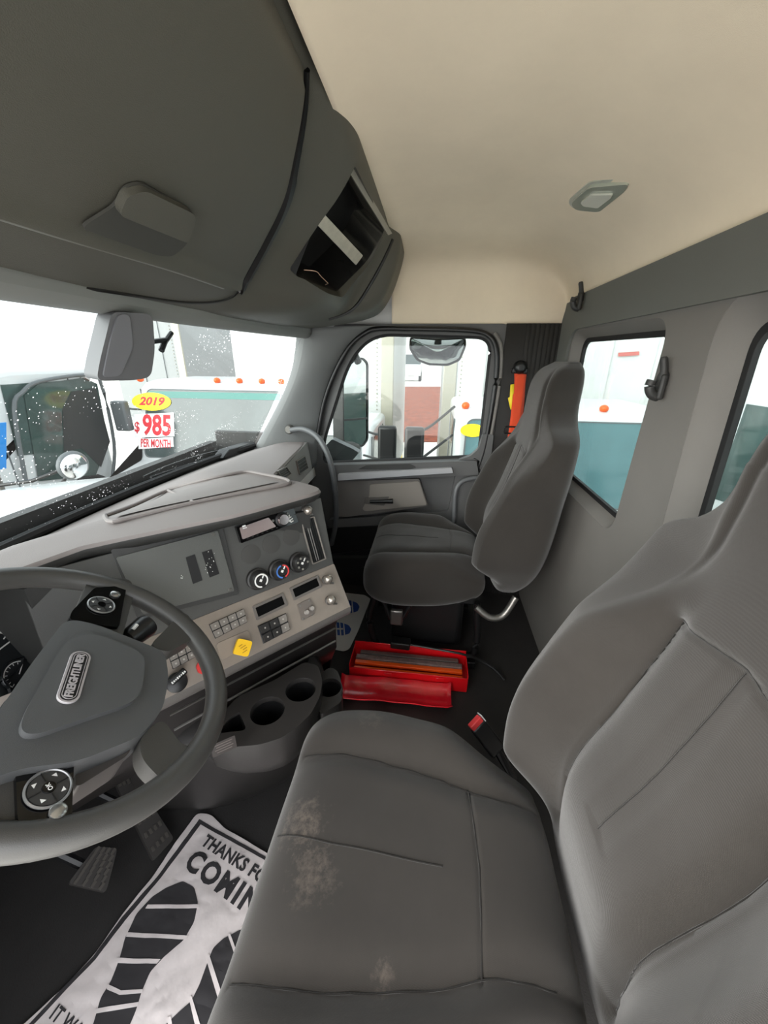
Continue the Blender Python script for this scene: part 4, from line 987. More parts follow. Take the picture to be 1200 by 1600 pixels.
# spokes running from the hub to the rim: upper right, lower right, upper (with pod), lower (with pod)
spoke(((234, 1008), (262, 1020), (300, 998), (306, 985), (296, 962), (284, 956), (262, 980)), -.004)
spoke(((218, 1150), (254, 1122), (284, 1164), (308, 1168), (292, 1200), (262, 1226), (248, 1214), (220, 1185)), -.004)
spoke(((112, 965), (190, 1000), (210, 925), (205, 905), (140, 900), (128, 930)), -.004)
spoke(((20, 1200), (112, 1195), (112, 1300), (60, 1330), (0, 1310), (-10, 1240)), -.004)
# hub: big rounded padded centre with a raised shield shaped middle
hb = wpoly('hub', ((104, 966), (150, 975), (258, 1018), (264, 1060), (254, 1110), (220, 1150), (122, 1190), (20, 1202), (-60, 1240), (-60, 1190), (0, 1108), (54, 1030)), .05, HUB, .022, .018, .014, bseg=5)
wpoly('airbag_cover', ((118, 990), (150, 990), (214, 1014), (228, 1030), (222, 1080), (206, 1098), (150, 1116), (52, 1150), (30, 1140), (40, 1110), (96, 1010)), .010, HUB, .030, .016, .007, hb, 4)
wpoly('hub_underside', ((120, 1180), (130, 1168), (205, 1140), (214, 1150), (200, 1180), (118, 1232)), .04, mat('hub_under', (70, 66, 64), .5), -.004, .008, .004, hb)
# maker badge: rounded plate with raised chrome rim and lettering
BPn = Plane(WP.P(0, 0, .0305), WP.e, WN)
ba, bb = V((*BPn.uv(103, 1098), 0)), V((*BPn.uv(127, 1022), 0)); bd = (bb-ba); bl_ = bd.length+.004; ang = math.atan2(bd.y, bd.x); bc_ = (ba+bb)/2
Mb_ = BPn.M(bc_.x, bc_.y, 0, ang)
BCH = mat('badge_silver', (205, 200, 202), .25, metal=.35)
bg_ = plate('badge', [rrect(bl_, .0225, .011, 8)], .003, BCH, Mb_, hb, bevel=.0012)
plate('badge_field', [rrect(bl_-.005, .0175, .0085, 8)], .0006, BLK, Mb_ @ Matrix.Translation((0, 0, .003)), bg_)
plate('badge_inner_rim', [rrect(bl_-.008, .0150, .0074, 8), rrect(bl_-.0095, .0135, .0066, 8)], .0006, BCH, Mb_ @ Matrix.Translation((0, 0, .0034)), bg_)
text('badge_letters', 'FREIGHTLINER', .0118, BCH, Mb_ @ Matrix.Translation((0, 0, .0042)), bg_, .0004, bold=.0004, sx=(bl_-.014)/.076)
# control pods
def pod(outline, ring_c, ring_r, btn, ok):
    p = wpoly('control_pod', outline, .016, BLKG, .012, .006, .002)
    PP = Plane(WP.P(0, 0, .0125), WP.e, WN)
    bm = bmesh.new(); lathe(bm, [(ring_r*.88, 0), (ring_r, .001), (ring_r, .002), (ring_r*.92, .0028), (ring_r*.88, .002)], PP.Mp(*ring_c, 0), 36); rg = fin('button_ring', bm, mat('ring_grey', (150, 150, 150), .3, metal=.6), p)
    bm = bmesh.new(); lathe(bm, [(ring_r*.86, 0), (ring_r*.84, .0018), (ring_r*.36, .0022), (0, .0022)], PP.Mp(*ring_c, 0), 36); fin('button_disc', bm, mat('button_dark', (54, 54, 54), .4), p)
    for k in range(4):
        Mx = PP.Mp(*ring_c, .0026, k*math.pi/2+.35)
        bm = bmesh.new(); bx(bm, (ring_r*.6, 0, 0), (ring_r*.5, .0008, .0006), Mx @ Matrix.Rotation(math.pi/4, 4, 'Z')); fin('divider_line', bm, BLK, p)
        bm = bmesh.new(); bm.faces.new([bm.verts.new(Mx @ V(q)) for q in ((ring_r*.76, 0, 0), (ring_r*.58, .0028, 0), (ring_r*.58, -.0028, 0))]); fin('arrow_mark', bm, WTX, p)
    bm = bmesh.new(); lathe(bm, [(ring_r*.30, .002), (ring_r*.28, .0034), (0, .0036)], PP.Mp(*ring_c, 0), 24); fin('centre_button', bm, BLKG, p)
    if ok: text('button_text', 'OK', .0055, WTX, PP.Mp(*ring_c, .0040, 1.2), p, .0002)
    bm = bmesh.new(); lathe(bm, [(.0075, 0), (.0075, .002), (.006, .003), (0, .003)], PP.Mp(*btn, 0), 24); fin('round_button', bm, mat('button_silver', (170, 170, 168), .2, metal=.8), p)
    return p
pod(((148, 918), (198, 915), (186, 980), (172, 978), (108, 968), (112, 955)), (158, 946), .0195, (180, 929), False)
pod(((24, 1202), (30, 1196), (116, 1187), (112, 1286), (40, 1288), (28, 1286)), (75, 1233), .0200, (90, 1268), True)

# ================================================================== THINGS ON THE CAB FLOOR
FP = Plane((0, 0, .0035), (0, -1, 0), (0, 0, 1))
PAP = mat('mat_paper', (214, 205, 203), .8, bump=.5, bscale=30, var=.05, vscale=14); INK = mat('mat_ink', (46, 44, 46), .8)
dm = thing('paper_floor_mat', 'crumpled white paper mat with black shoe prints and THANKS FOR COMING lettering', 'floor mat', (-.45, .4, 0))
ol = [(308, 1272), (330, 1274), (352, 1296), (380, 1312), (420, 1336), (600, 1440), (420, 1900), (-120, 1760), (-60, 1690), (40, 1600), (100, 1545), (150, 1490), (190, 1432), (240, 1370), (270, 1325)]
pp = [FP.uv(*p) for p in ol]
# crumpled sheet: fine grid clipped to the outline by snapping the border
def inside(x, y, P):
    c = False; j = len(P)-1
    for i in range(len(P)):
        if (P[i][1] > y) != (P[j][1] > y) and x < (P[j][0]-P[i][0])*(y-P[i][1])/(P[j][1]-P[i][1])+P[i][0]: c = not c
        j = i
    return c
from mathutils import noise
def crumple(u, v): return .0030*noise.noise(V((u*16, v*16, 0)))+.0022*abs(noise.noise(V((u*34+5, v*34, 2))))+.003
sheet = plate('sheet', [roundpoly(pp, .012, 3)], .0008, PAP, FP.M(0, 0, 0), dm)
def relax(o, lift):
    me = o.data; bm = bmesh.new(); bm.from_mesh(me)
    bmesh.ops.triangulate(bm, faces=bm.faces)
    for _ in range(7):
        ed = [e for e in bm.edges if e.calc_length() > .014]
        if not ed: break
        bmesh.ops.subdivide_edges(bm, edges=ed, cuts=1); bmesh.ops.triangulate(bm, faces=bm.faces)
    for v in bm.verts:
        u, w = -v.co.y, v.co.x; v.co.z += crumple(u, w)+lift
    bm.to_mesh(me); bm.free()
    for p in me.polygons: p.use_smooth = True
relax(sheet, 0)
def ink(name, px, r=.004, m=INK, lift=.0012, par=dm, PLx=None):
    P = PLx or FP; o = plate(name, [roundpoly([P.uv(*p) for p in px], r, 3)], .0004, m, P.M(0, 0, 0), par); 
    if par is dm: relax(o, lift)
    return o
bord = [(312, 1282), (422, 1344), (422, 1350), (314, 1290), (250, 1376), (196, 1440), (150, 1500), (56, 1600), (-30, 1680), (-38, 1678), (48, 1600), (146, 1496), (190, 1436), (246, 1372)]
ink('border_line', bord, .001)
shoe = [(262, 1388), (286, 1378), (304, 1388), (310, 1412), (304, 1442), (288, 1470), (258, 1496), (236, 1520), (222, 1552), (214, 1580), (200, 1612), (178, 1650), (140, 1662), (132, 1640), (146, 1604), (158, 1562), (174, 1536), (188, 1500), (196, 1468), (214, 1430), (238, 1404)]
ink('left_shoe_print', shoe, .006)
for q in (((232, 1416), (312, 1415), (312, 1421), (228, 1422)), ((200, 1459), (296, 1464), (292, 1470), (198, 1466)), ((184, 1499), (252, 1501), (246, 1508), (182, 1507)), ((170, 1540), (190, 1550), (224, 1548), (224, 1554), (188, 1557), (168, 1548)), ((150, 1578), (218, 1568), (216, 1575), (148, 1586)), ((130, 1622), (200, 1608), (196, 1616), (128, 1630))):
    ink('tread_gap', q, .0008, PAP, .0022)
shoe2 = [(402, 1448), (376, 1454), (350, 1468), (334, 1482), (324, 1508), (312, 1542), (300, 1566), (280, 1584), (258, 1604), (236, 1640), (230, 1690), (262, 1740), (330, 1740), (400, 1700), (470, 1600), (480, 1500)]
ink('right_shoe_print', shoe2, .006)
for q in (((356, 1462), (360, 1460), (376, 1504), (372, 1508)), ((322, 1498), (327, 1492), (358, 1588), (400, 1700), (390, 1700), (350, 1592)), ((296, 1562), (300, 1558), (314, 1604), (306, 1606)), ((262, 1592), (268, 1590), (276, 1640), (268, 1640)), ((376, 1450), (380, 1450), (420, 1540), (414, 1540))):
    ink('tread_gap', q, .0008, PAP, .0022)
def mtext(s, a, b, size, sx=1.0, bold=0, space=1.05):
    A, B = FP.uv(*a), FP.uv(*b); ang = math.atan2(B[1]-A[1], B[0]-A[0]); 
    o = text('mat_lettering', s, size, INK, FP.M(A[0], A[1], .001, ang), dm, .0002, bold, sx, align='LEFT', space=space)
    dz = max(crumple(-v.co.y, v.co.x) for v in o.data.vertices)+.0012
    for v in o.data.vertices: v.co.z += crumple(-v.co.y, v.co.x)+.0008
    return o
mtext('THANKS FOR', (319, 1314), (403, 1368), .036, 1.0, .0012)
mtext('COMING', (296, 1343), (390, 1412), .058, 1.05, .0022, 1.18)
mtext('IT WAS', (84, 1582), (110, 1604), .026, 1.0, .0006)
# passenger mat
PB = mat('mat_blue', (44, 78, 150), .7)
pm = thing('paper_floor_mat', 'white paper mat with blue shoe prints lying in front of the passenger seat', 'floor mat', (.5, .45, 0))
ol = [(470, 930), (500, 922), (570, 930), (579, 936), (560, 985), (546, 1014), (538, 1018), (516, 1014), (480, 1008)]
plate('sheet', [roundpoly([FP.uv(*p) for p in ol], .012, 3)], .0015, mat('mat_card', (206, 204, 200), .6), FP.M(0, 0, 0), pm)
PM2 = Plane((0, 0, .0055), (0, -1, 0), (0, 0, 1))
for c0 in ((545, 948), (532, 983)):
    L = [(c0[0]+a, c0[1]+b) for a, b in ((-30, -10), (-12, -11), (2, -10), (13, -6), (17, 0), (14, 7), (4, 10), (-10, 9), (-30, 11), (-42, 8), (-44, -6))]
    ink('blue_shoe_print', L, .008, PB, 0, pm, PM2)
    PM3 = Plane((0, 0, .0062), (0, -1, 0), (0, 0, 1)); WM = mat('mat_card', (206, 204, 200), .6)
    for k in range(6):
        x = c0[0]-26+k*6; ink('print_gap', [(x, c0[1]-11), (x+1.6, c0[1]-11), (x+3.4, c0[1]+10), (x+1.4, c0[1]+10)], .0002, WM, 0, pm, PM3)
    ink('print_gap', [(c0[0]-42, c0[1]-1.5), (c0[0]+4, c0[1]-1.5), (c0[0]+4, c0[1]+.8), (c0[0]-42, c0[1]+.8)], .0002, WM, 0, pm, PM3)

# red case with the folded warning triangles
RED = mat('case_red', (214, 14, 24), .28, coat=.5, var=.06, vscale=20); REDI = mat('lid_red', (226, 26, 46), .25, coat=.5, var=.10, vscale=14)
rc_ = thing('warning_triangle_case', 'open red plastic case on the floor between the seats', 'case', (.34, .04, 0))
X0, X1, Y0, Y1, H = .265, .382, -.185, .272, .068
bm = bmesh.new()
bx(bm, ((X0+X1)/2, (Y0+Y1)/2, .010), (X1-X0, Y1-Y0, .006))
bx(bm, (X0, (Y0+Y1)/2, H/2+.004), (.004, Y1-Y0, H)); bx(bm, (X1, (Y0+Y1)/2, H/2+.018), (.004, Y1-Y0, H+.028))
bx(bm, ((X0+X1)/2, Y0, H/2+.010), (X1-X0, .004, H+.012)); bx(bm, ((X0+X1)/2, Y1, H/2+.010), (X1-X0, .004, H+.012))
for y in (-.08, .12): bx(bm, (X0-.002, y, H*.8), (.004, .03, .016))
fin('case_tray', bm, RED, rc_, bevel=.0018)
bm = bmesh.new(); G = []
for i in range(25):
    y = .300-.425*i/24; row = []
    for j in range(9):
        x = .148+.112*j/8; z = .010+.032*(abs(j-4)/4)**3+.010*(1 if i in (0, 24) else 0)+.0015*math.sin(i*.9); row.append((x-.01*sstep(.1, .3, y), y, z))
    G.append(row)
grid(bm, G); o = fin('case_lid', bm, REDI, rc_); md = o.modifiers.new('t', 'SOLIDIFY'); md.thickness = .003
bm = bmesh.new(); bmesh.ops.create_circle(bm, cap_ends=True, segments=12, radius=.005, matrix=Matrix.Translation((.235, -.09, .0175))); bmesh.ops.translate(bm, verts=bm.verts, vec=(0, 0, 0)); fin('lid_hole', bm, mat('hole_dark', (70, 6, 12), .6), rc_)
OR = mat('reflector_orange', (255, 96, 26), .3, emit=None); 
wt = thing('warning_triangle', 'folded orange and grey warning triangles packed in the red case', 'warning triangle', (.34, .04, .02))
for k, (x, z) in enumerate(((.285, .050), (.309, .058))):
    bm = bmesh.new(); bx(bm, (x, .045, z), (.014 if k == 0 else .018, .425, .012)); fin('orange_bar', bm, OR, wt, bevel=.002)
bm = bmesh.new(); bx(bm, (.331, .045, .055), (.022, .425, .03)); fin('red_reflector_bar', bm, mat('reflector_grey', (120, 104, 100), .3, var=.3, vscale=60), wt, bevel=.002)
bm = bmesh.new(); bx(bm, (.358, .045, .045), (.022, .40, .05)); fin('folded_foot', bm, mat('foot_grey', (92, 84, 80), .4, var=.2, vscale=40), wt, bevel=.003)
# black wand with hose lying over the case
wd = thing('tyre_inflator_wand', 'black rod with square grip and hose end lying over the open red case', 'tool', at(625, 1006, 'z', .11))
A = at(611, 1003, 'z', .122); B = at(641, 1007, 'z', .122); bm = bmesh.new(); bx(bm, (0, 0, 0), ((B-A).length, .045, .030), place(basis(B-A, (0, 0, 1)), (A+B)/2)); fin('square_grip', bm, BLK, wd, bevel=.005)
P = [at(641, 1007, 'z', .122), at(680, 1014, 'z', .125), at(722, 1022, 'z', .125), at(750, 1032, 'z', .08), at(772, 1045, 'z', .05), at(788, 1062, 'z', .015)]
bm = bmesh.new(); tube(bm, spline(P, 6), [.0045]*14+[.006]*17, 8); fin('rod', bm, BLK, wd)
# pedals
def pedal(name, px, label, z0=.12, tilt=.6):
    pts = [at(*p, 'z', z0) for p in px]; c = sum(pts, V())/len(pts); e = (pts[1]-pts[0]).normalized(); n = V((-.1, -.55, .8)).normalized(); PLp = Plane(c, e, n)
    t = thing(name, label, 'pedal', c); L = [PLp.uv(*p) for p in px]
    p_ = plate('pedal_pad', [roundpoly(L, .008, 4)], .014, mat('pedal_rubber', (40, 37, 35), .6), PLp.M(0, 0, -.014), t, bevel=.003)
    us = [q[0] for q in L]; vs = [q[1] for q in L]; bm = bmesh.new(); cu, cv = sum(us)/len(us), sum(vs)/len(vs)
    for i in range(4):
        for j in range(6):
            a = L[0]; A_, B_, C_, D_ = [V((*q, 0)) for q in (L[0], L[1], L[2], L[3])]; f, g_ = (i+.7)/4.4, (j+.6)/6.2; q = A_.lerp(B_, f).lerp(D_.lerp(C_, f), g_); dd = (D_-A_); ang = math.atan2(dd.y, dd.x)
            bx(bm, (0, 0, 0), (.012, .006, .003), PLp.M(q.x, q.y, .001, ang+math.pi/2*0))
    fin('pedal_ribs', bm, mat('rib_grey', (60, 56, 52), .55), p_)
    bm = bmesh.new(); q = c+V((.0, .03, -.01)); tube(bm, [q, q+V((0, .10, .06)), q+V((.02, .26, .22))], .010, 8); fin('pedal_arm', bm, BLK, t)
pedal('accelerator_pedal', ((176, 1215), (206, 1208), (272, 1310), (240, 1345)), 'long ribbed accelerator pedal seen below the steering wheel rim', .10)
pedal('brake_pedal', ((150, 1322), (184, 1325), (166, 1394), (106, 1380)), 'ribbed brake pedal beside the accelerator, half hidden by the wheel rim', .12)
# rear view mirror / sensor housing at the top of the windscreen
ch = thing('driver_camera_housing', 'dark grey moulded sensor housing hanging at the top of the windscreen', 'camera', (-.09, .60, 1.25))
PX = [(168, 486), (232, 490), (236, 545), (230, 588), (205, 593), (144, 594), (150, 560), (160, 520)]
CH = Plane((-.10, .610, 1.23), (1, -.25, 0), (-.3, -1, -.1)); L = [CH.uv(*p) for p in PX]
plate('housing_shell', [roundpoly(L, .016, 6)], .040, mat('housing_grey', (100, 101, 104), .5), CH.M(0, 0, -.028), ch, bevel=.010, bseg=4)
L = [CH.uv(*p) for p in ((176, 490), (194, 490), (200, 540), (180, 586), (152, 588), (164, 530))]
plate('housing_face', [roundpoly(L, .010, 4)], .010, mat('housing_face', (112, 113, 118), .45), CH.M(0, 0, .006), ch, bevel=.005)
bm = bmesh.new(); A, B = at(206, 505, 'y', .625), at(206, 484, 'y', .655); tube(bm, [A, B], [.02, .03], 12); fin('housing_stem', bm, DK2, ch)
# small dark bracket stuck to the glass
bk = thing('windscreen_bracket', 'small black forked bracket stuck to the glass beside the sensor housing', 'bracket', at(256, 538, 'y', .70))
bm = bmesh.new(); Y = .70
tube(bm, [at(236, 534, 'y', Y), at(258, 531, 'y', Y)], .006, 8); tube(bm, [at(258, 534, 'y', Y), at(268, 520, 'y', Y)], .006, 8); tube(bm, [at(258, 532, 'y', Y), at(252, 548, 'y', Y)], .007, 8); fin('bracket_arm', bm, BLK, bk)

# ================================================================== OUTSIDE
GZ = -1.35
bm = bmesh.new(); bx(bm, (20, 0, GZ-.05), (120, 120, .1)); gr = fin('ground', bm, mat('pale_bounce_ground', (226, 222, 214), .5, var=.12, vscale=.6)); gr['kind'] = 'structure'  # ground colour raised near white to bounce light up into the cab
# own hood
hood = thing('truck_hood', 'wet white hood of the truck just beyond the windscreen', 'hood', (0, 1.8, .3))
bm = bmesh.new(); G = []
for i in range(21):
    y = 1.22+1.9*i/20; zc = .735-.02*(y-1.1)-.10*(y-1.1)**2; w = 1.02-.06*(y-1.1)**1.5
    G.append([(w*math.sin(a), y, zc-.30*(1-math.cos(a))**1.4-.25*max(0, abs(a)-1.3)) for a in [(-1.57+3.14*k/20) for k in range(21)]])
grid(bm, G); fin('hood_panel', bm, mat('own_hood_white', (236, 238, 238), .25, coat=.6), hood)
# cowl and wipers
cw = thing('windscreen_wiper', 'thin black wiper arm and blade lying along the foot of the windscreen', 'wiper', at(340, 705, 'y', .96))
bm = bmesh.new(); P = [at(224, 745, 'y', 1.02), at(262, 728, 'y', 1.02), at(310, 712, 'y', 1.0), at(352, 702, 'y', .97)]; tube(bm, spline(P, 5), .004, 6); fin('blade', bm, BLK, cw)
bm = bmesh.new(); P = [at(236, 746, 'y', 1.03), at(290, 728, 'y', 1.02), at(345, 710, 'y', .98)]; tube(bm, spline(P, 5), .006, 6); fin('arm', bm, RUB, cw)
bm = bmesh.new(); G = []
for i in range(21):
    x = -1.0+1.95*i/20; e = ws(x, 1.0); G.append([e+V((0, .01, -.004)), e+V((0, .10, -.05)), e+V((0, .22, -.09))])
grid(bm, G); o = fin('cowl_panel', bm, RUB, hood)
pc = [at(*p, 'y', .90) for p in ((352, 702), (393, 690), (393, 705), (370, 712), (342, 716))]
wm = plate('cowl_cap', [[(p.x, p.z) for p in pc]], .05, BLK, xz(.93), hood, bevel=.004)

TEAL = mat('far_windscreen', (60, 70, 70), .10, spec=.8, var=.22, vscale=2.2); TEALB = mat('sun_band_teal', (42, 118, 108), .12); LAMP = mat('marker_orange', (240, 96, 30), .3)
DGL = mat('far_side_glass', (64, 80, 77), .1, var=.2, vscale=3); GRY = mat('far_trim_grey', (92, 96, 98), .5)
def quad(bm, pts): bm.faces.new([bm.verts.new(V(p)) for p in pts])
def far_truck(label, X, ya, yb, zr, zs, lamps, glassm=TEAL, band=False, hoodlen=1.3, zb=None):
    """bonneted white tractor facing -x; X = foot of its windscreen, zr roof height, zs windscreen foot"""
    t = thing('parked_truck', label, 'truck', (X+.5, (ya+yb)/2, GZ)); w = yb-ya
    R_ = .30; prof = [(X-hoodlen, zs-1.0), (X-hoodlen, zs-.35), (X-hoodlen+.15, zs-.18), (X, zs), (X+R_, zr-.10), (X+R_+.12, zr-.03), (X+R_+.35, zr), (X+1.7, zr), (X+1.75, zr-.1), (X+1.75, GZ+.6), (X-hoodlen, GZ+.6)]
    bm = bmesh.new(); A = [bm.verts.new((x, ya, z)) for x, z in prof]; B = [bm.verts.new((x, yb, z)) for x, z in prof]; n = len(prof)
    bm.faces.new(A); bm.faces.new(B[::-1])
    for i in range(n): bm.faces.new((A[i], B[i], B[(i+1) % n], A[(i+1) % n]))
    fin('cab_body', bm, WHT, t, bevel=.07, bseg=3)
    d = V((R_, 0, zr-.10-zs)); nn = V((-(zr-.10-zs), 0, R_)).normalized()
    WSP = Plane(V((X, (ya+yb)/2, zs)), (0, -1, 0), nn)
    if WSP.v.z < 0: WSP = Plane(WSP.o, (0, 1, 0), nn)
    hgt = d.length
    L = roundpoly([(-w/2+.10, .04), (w/2-.10, .04), (w/2-.14, hgt-.03), (-w/2+.14, hgt-.03)], [.10, .10, .08, .08], 6)
    g = plate('windscreen', [L], .01, glassm, WSP.M(0, 0, .004), t)
    plate('windscreen_seal', [roundpoly([(-w/2+.085, .025), (w/2-.085, .025), (w/2-.125, hgt-.015), (-w/2+.125, hgt-.015)], .10, 6), L], .014, GRY, WSP.M(0, 0, .003), t)
    if band: plate('sun_band', [[(-w/2+.16, hgt-.14), (w/2-.16, hgt-.14), (w/2-.17, hgt-.05), (-w/2+.17, hgt-.05)]], .003, TEALB, WSP.M(0, 0, .0145), g)
    for y in lamps:
        bm = bmesh.new(); bmesh.ops.create_uvsphere(bm, u_segments=12, v_segments=8, radius=.045, matrix=Matrix.Translation((X+R_+.16, y, zr+.005)) @ Matrix.Diagonal((1.3, 1, .9, 1))); fin('marker_lamp', bm, LAMP, t)
    for s, yy in ((-1, ya), (1, yb)):
        bm = bmesh.new(); quad(bm, [(X+.42, yy+s*.006, zs+.05), (X+1.25, yy+s*.006, zs-.05), (X+1.25, yy+s*.006, zr-.16), (X+.50, yy+s*.006, zr-.16)]); fin('side_window', bm, DGL, t, smooth=False)
        bm = bmesh.new(); 
        for xx in (X+.33, X+1.35): tube(bm, [(xx, yy+s*.004, GZ+.7), (xx, yy+s*.004, zr-.12)], .008, 6)
        fin('door_shut_line', bm, GRY, t)
    for xx in (X-hoodlen+.6, X+1.2):
        for yy in (ya+.12, yb-.12):
            bm = bmesh.new(); cyl(bm, (xx, yy-.14, GZ+.5), (xx, yy+.14, GZ+.5), .5, n=28); wh = fin('tyre', bm, RUB, t, bevel=.04)
            bm = bmesh.new(); cyl(bm, (xx, yy-.15, GZ+.5), (xx, yy+.15, GZ+.5), .27, n=24); fin('wheel_rim', bm, STEEL, wh, bevel=.01)
    bm = bmesh.new(); bx(bm, (X+.9, (ya+yb)/2, GZ+.62), (1.7, .8, .22)); fin('frame_rails', bm, BLK, t)
    return t, WSP, hgt
def mirror_on(t, base, c, sz, m1=BLK, arm=.014):
    bm = bmesh.new(); P = [V(base), V(base)*.4+V(c)*.6+V((0, 0, .06)), V(c)+V((0, 0, sz[2]*.35))]; tube(bm, spline(P, 6), arm, 8); tube(bm, spline([V(base)+V((0, 0, -.30)), V(c)+V((0, 0, -sz[2]*.35))], 2), arm, 8); a = fin('mirror_arm', bm, m1, t)
    bm = bmesh.new(); bx(bm, c, sz); hs = fin('mirror_housing', bm, m1, t, bevel=.03, bseg=3)
# truck with the price in its windscreen
ta, WSA, hA = far_truck('white tractor truck with 2019 and price lettering in its windscreen', 4.15, 1.95, 4.24, .86, -.22, [at(px, 590, 'x', 4.6).y for px in (218, 338, 373, 408)]+[2.15], band=True)
mirror_on(ta, (4.5, 4.2, .45), (4.25, 4.44, .38), (.12, .22, .42), GRY)
sy = mat('sticker_yellow', (248, 222, 20), .5); sr = mat('sticker_red', (206, 22, 40), .5); sw_ = mat('sticker_white', (244, 240, 240), .5)
def onA(px, py): return WSA.uv(px, py)
ua, va = onA(207, 628); ub, vb = onA(268, 628); uc, vc = onA(238, 614); ud, vd = onA(238, 642); cu_, cv_ = onA(238, 628)
EL = [(cu_+(ub-ua)/2*math.cos(i*math.pi/20), cv_+abs(vd-vc)/2*math.sin(i*math.pi/20)) for i in range(40)]
yr = thing('year_sticker', 'yellow oval 2019 sticker on the windscreen of the priced truck', 'sticker', WSA.P(cu_, cv_, .02))
plate('oval', [EL], .004, sy, WSA.M(0, 0, .018), yr)
text('year', '2019', .155, sr, WSA.M(cu_, cv_, .0225), yr, .001, .006, abs(ub-ua)/.50, .25)
pr_ = thing('price_sticker', 'white and red 985 per month price sticker below the yellow oval', 'sticker', WSA.P(*onA(243, 668), .02))
L = [onA(*p) for p in ((210, 648), (273, 645), (274, 682), (212, 684))]; plate('price_card', [L], .004, sw_, WSA.M(0, 0, .018), pr_)
c = onA(245, 665); wdt = abs(onA(272, 665)[0]-onA(222, 665)[0]); text('price', '985', .40, sr, WSA.M(c[0]+.02, c[1]-.01, .0225), pr_, .001, .012, wdt/.66)
c = onA(216, 668); text('dollar_sign', '$', .20, sr, WSA.M(c[0], c[1], .0225), pr_, .001, .004, .8)
L = [onA(*p) for p in ((217, 686), (272, 683), (273, 698), (218, 702))]; plate('month_card', [L], .004, sw_, WSA.M(0, 0, .018), pr_)
c = onA(245, 692); wdt = abs(onA(271, 690)[0]-onA(219, 690)[0]); text('month', 'PER MONTH', .165, sr, WSA.M(c[0], c[1]-.015, .0225), pr_, .001, .004, wdt/1.02)
# the next truck along, its side with door window and mirror towards us
tb, WSB, hB = far_truck('white tractor truck side on at the edge, with door window and round hood mirror', 2.50, 4.75, 7.0, 1.04, .05, [5.0, 5.6, 6.2], hoodlen=1.2)
bm = bmesh.new(); L = [at(*p, 'y', 4.735) for p in ((38, 618), (60, 600), (132, 590), (152, 600), (170, 690), (150, 742), (60, 752))]; bm.faces.new([bm.verts.new(p) for p in L]); fin('door_glass', bm, mat('near_side_glass', (62, 78, 74), .1, var=.3, vscale=2.5), tb, smooth=False)
bm = bmesh.new(); L = [at(*p, 'y', 4.728) for p in ((112, 612), (150, 606), (172, 690), (158, 730), (128, 700), (100, 706), (98, 640))]; bm.faces.new([bm.verts.new(p) for p in L]); fin('seat_seen_inside', bm, mat('inside_dark', (40, 43, 43), .6), tb, smooth=False)
bm = bmesh.new(); L = [at(*p, 'y', 4.70) for p in ((40, 750), (22, 640), (36, 612), (62, 596), (130, 586), (156, 594), (178, 690), (176, 745))]; tube(bm, spline(L, 4), .022, 8); fin('door_seal', bm, GRY, tb)
mt = thing('hood_mirror', 'round black framed hood mirror on a stalk in front of the side-on truck', 'mirror', at(114, 726, 'y', 3.6))
bm = bmesh.new(); c = at(114, 727, 'y', 3.6); bmesh.ops.create_uvsphere(bm, u_segments=20, v_segments=12, radius=.17, matrix=Matrix.Translation(c) @ Matrix.Diagonal((1, .5, .85, 1))); fin('mirror_back', bm, GRY, mt)
bm = bmesh.new(); bmesh.ops.create_uvsphere(bm, u_segments=20, v_segments=12, radius=.145, matrix=Matrix.Translation(c+V((-.035, -.05, .0))) @ Matrix.Diagonal((1, .4, .85, 1))); fin('mirror_glass', bm, CHR, mt)
bm = bmesh.new(); tube(bm, [c, c+V((-.2, .3, -.12)), c+V((-.3, 1.2, -.25))], .018, 8); tube(bm, [c+V((0, .1, -.1)), c+V((-.1, .8, -1.0)), c+V((-.1, 1.15, -1.0))], .018, 8); fin('mirror_stalk', bm, BLK, mt)
bm = bmesh.new(); L = [at(*p, 'y', 4.3) for p in ((-6, 662), (10, 660), (10, 732), (-6, 734))]
bs = thing('blue_sign', 'small bright blue panel on a post in front of the side-on white truck', 'sign', L[3]); bm.faces.new([bm.verts.new(p) for p in L]); o = fin('blue_panel', bm, mat('sign_blue', (28, 128, 205), .5), bs, smooth=False); md = o.modifiers.new('t', 'SOLIDIFY'); md.thickness = .03
bm = bmesh.new(); tube(bm, [L[2]+V((-.1, .02, 0)), V((L[2].x-.1, 4.32, GZ))], .03, 8); fin('sign_post', bm, STEEL, bs)
# right hand truck seen through both the door window and the first rear window
tc_, WSC, hC = far_truck('white tractor truck with teal windscreen behind the passenger seat head', 3.15, -2.52, -.24, .70, -.30, [at(728, 630, 'x', 3.6).y, at(948, 622, 'x', 3.6).y, -1.2, -1.45], glassm=mat('teal_glass', (84, 118, 122), .12, var=.10, vscale=2), hoodlen=.9)
ye = thing('year_sticker', 'yellow oval sticker on the windscreen of the truck beyond the door window', 'sticker', (3.3, -.42, .3))
e0 = WSC.uv(738, 673); plate('oval', [[(e0[0]+.13*math.cos(i*math.pi/16), e0[1]+.07*math.sin(i*math.pi/16)) for i in range(32)]], .004, sy, WSC.M(0, 0, .018), ye)
c = at(646, 698, 'x', 2.75); mirror_on(tc_, (3.35, -.22, .72), (2.85, at(647, 697, 'x', 2.85).y, .36), (.10, .19, .44))
# white van between the two, mostly behind the pillar and the door mirror
td, WSD, hD = far_truck('white low cab vehicle mostly hidden behind the door mirror', 3.5, .74, 1.88, .40, -.35, [.9, 1.6], hoodlen=.5)
mirror_on(td, (3.6, .80, .40), (3.05, at(605, 697, 'x', 3.05).y, .33), (.10, .19, .44))
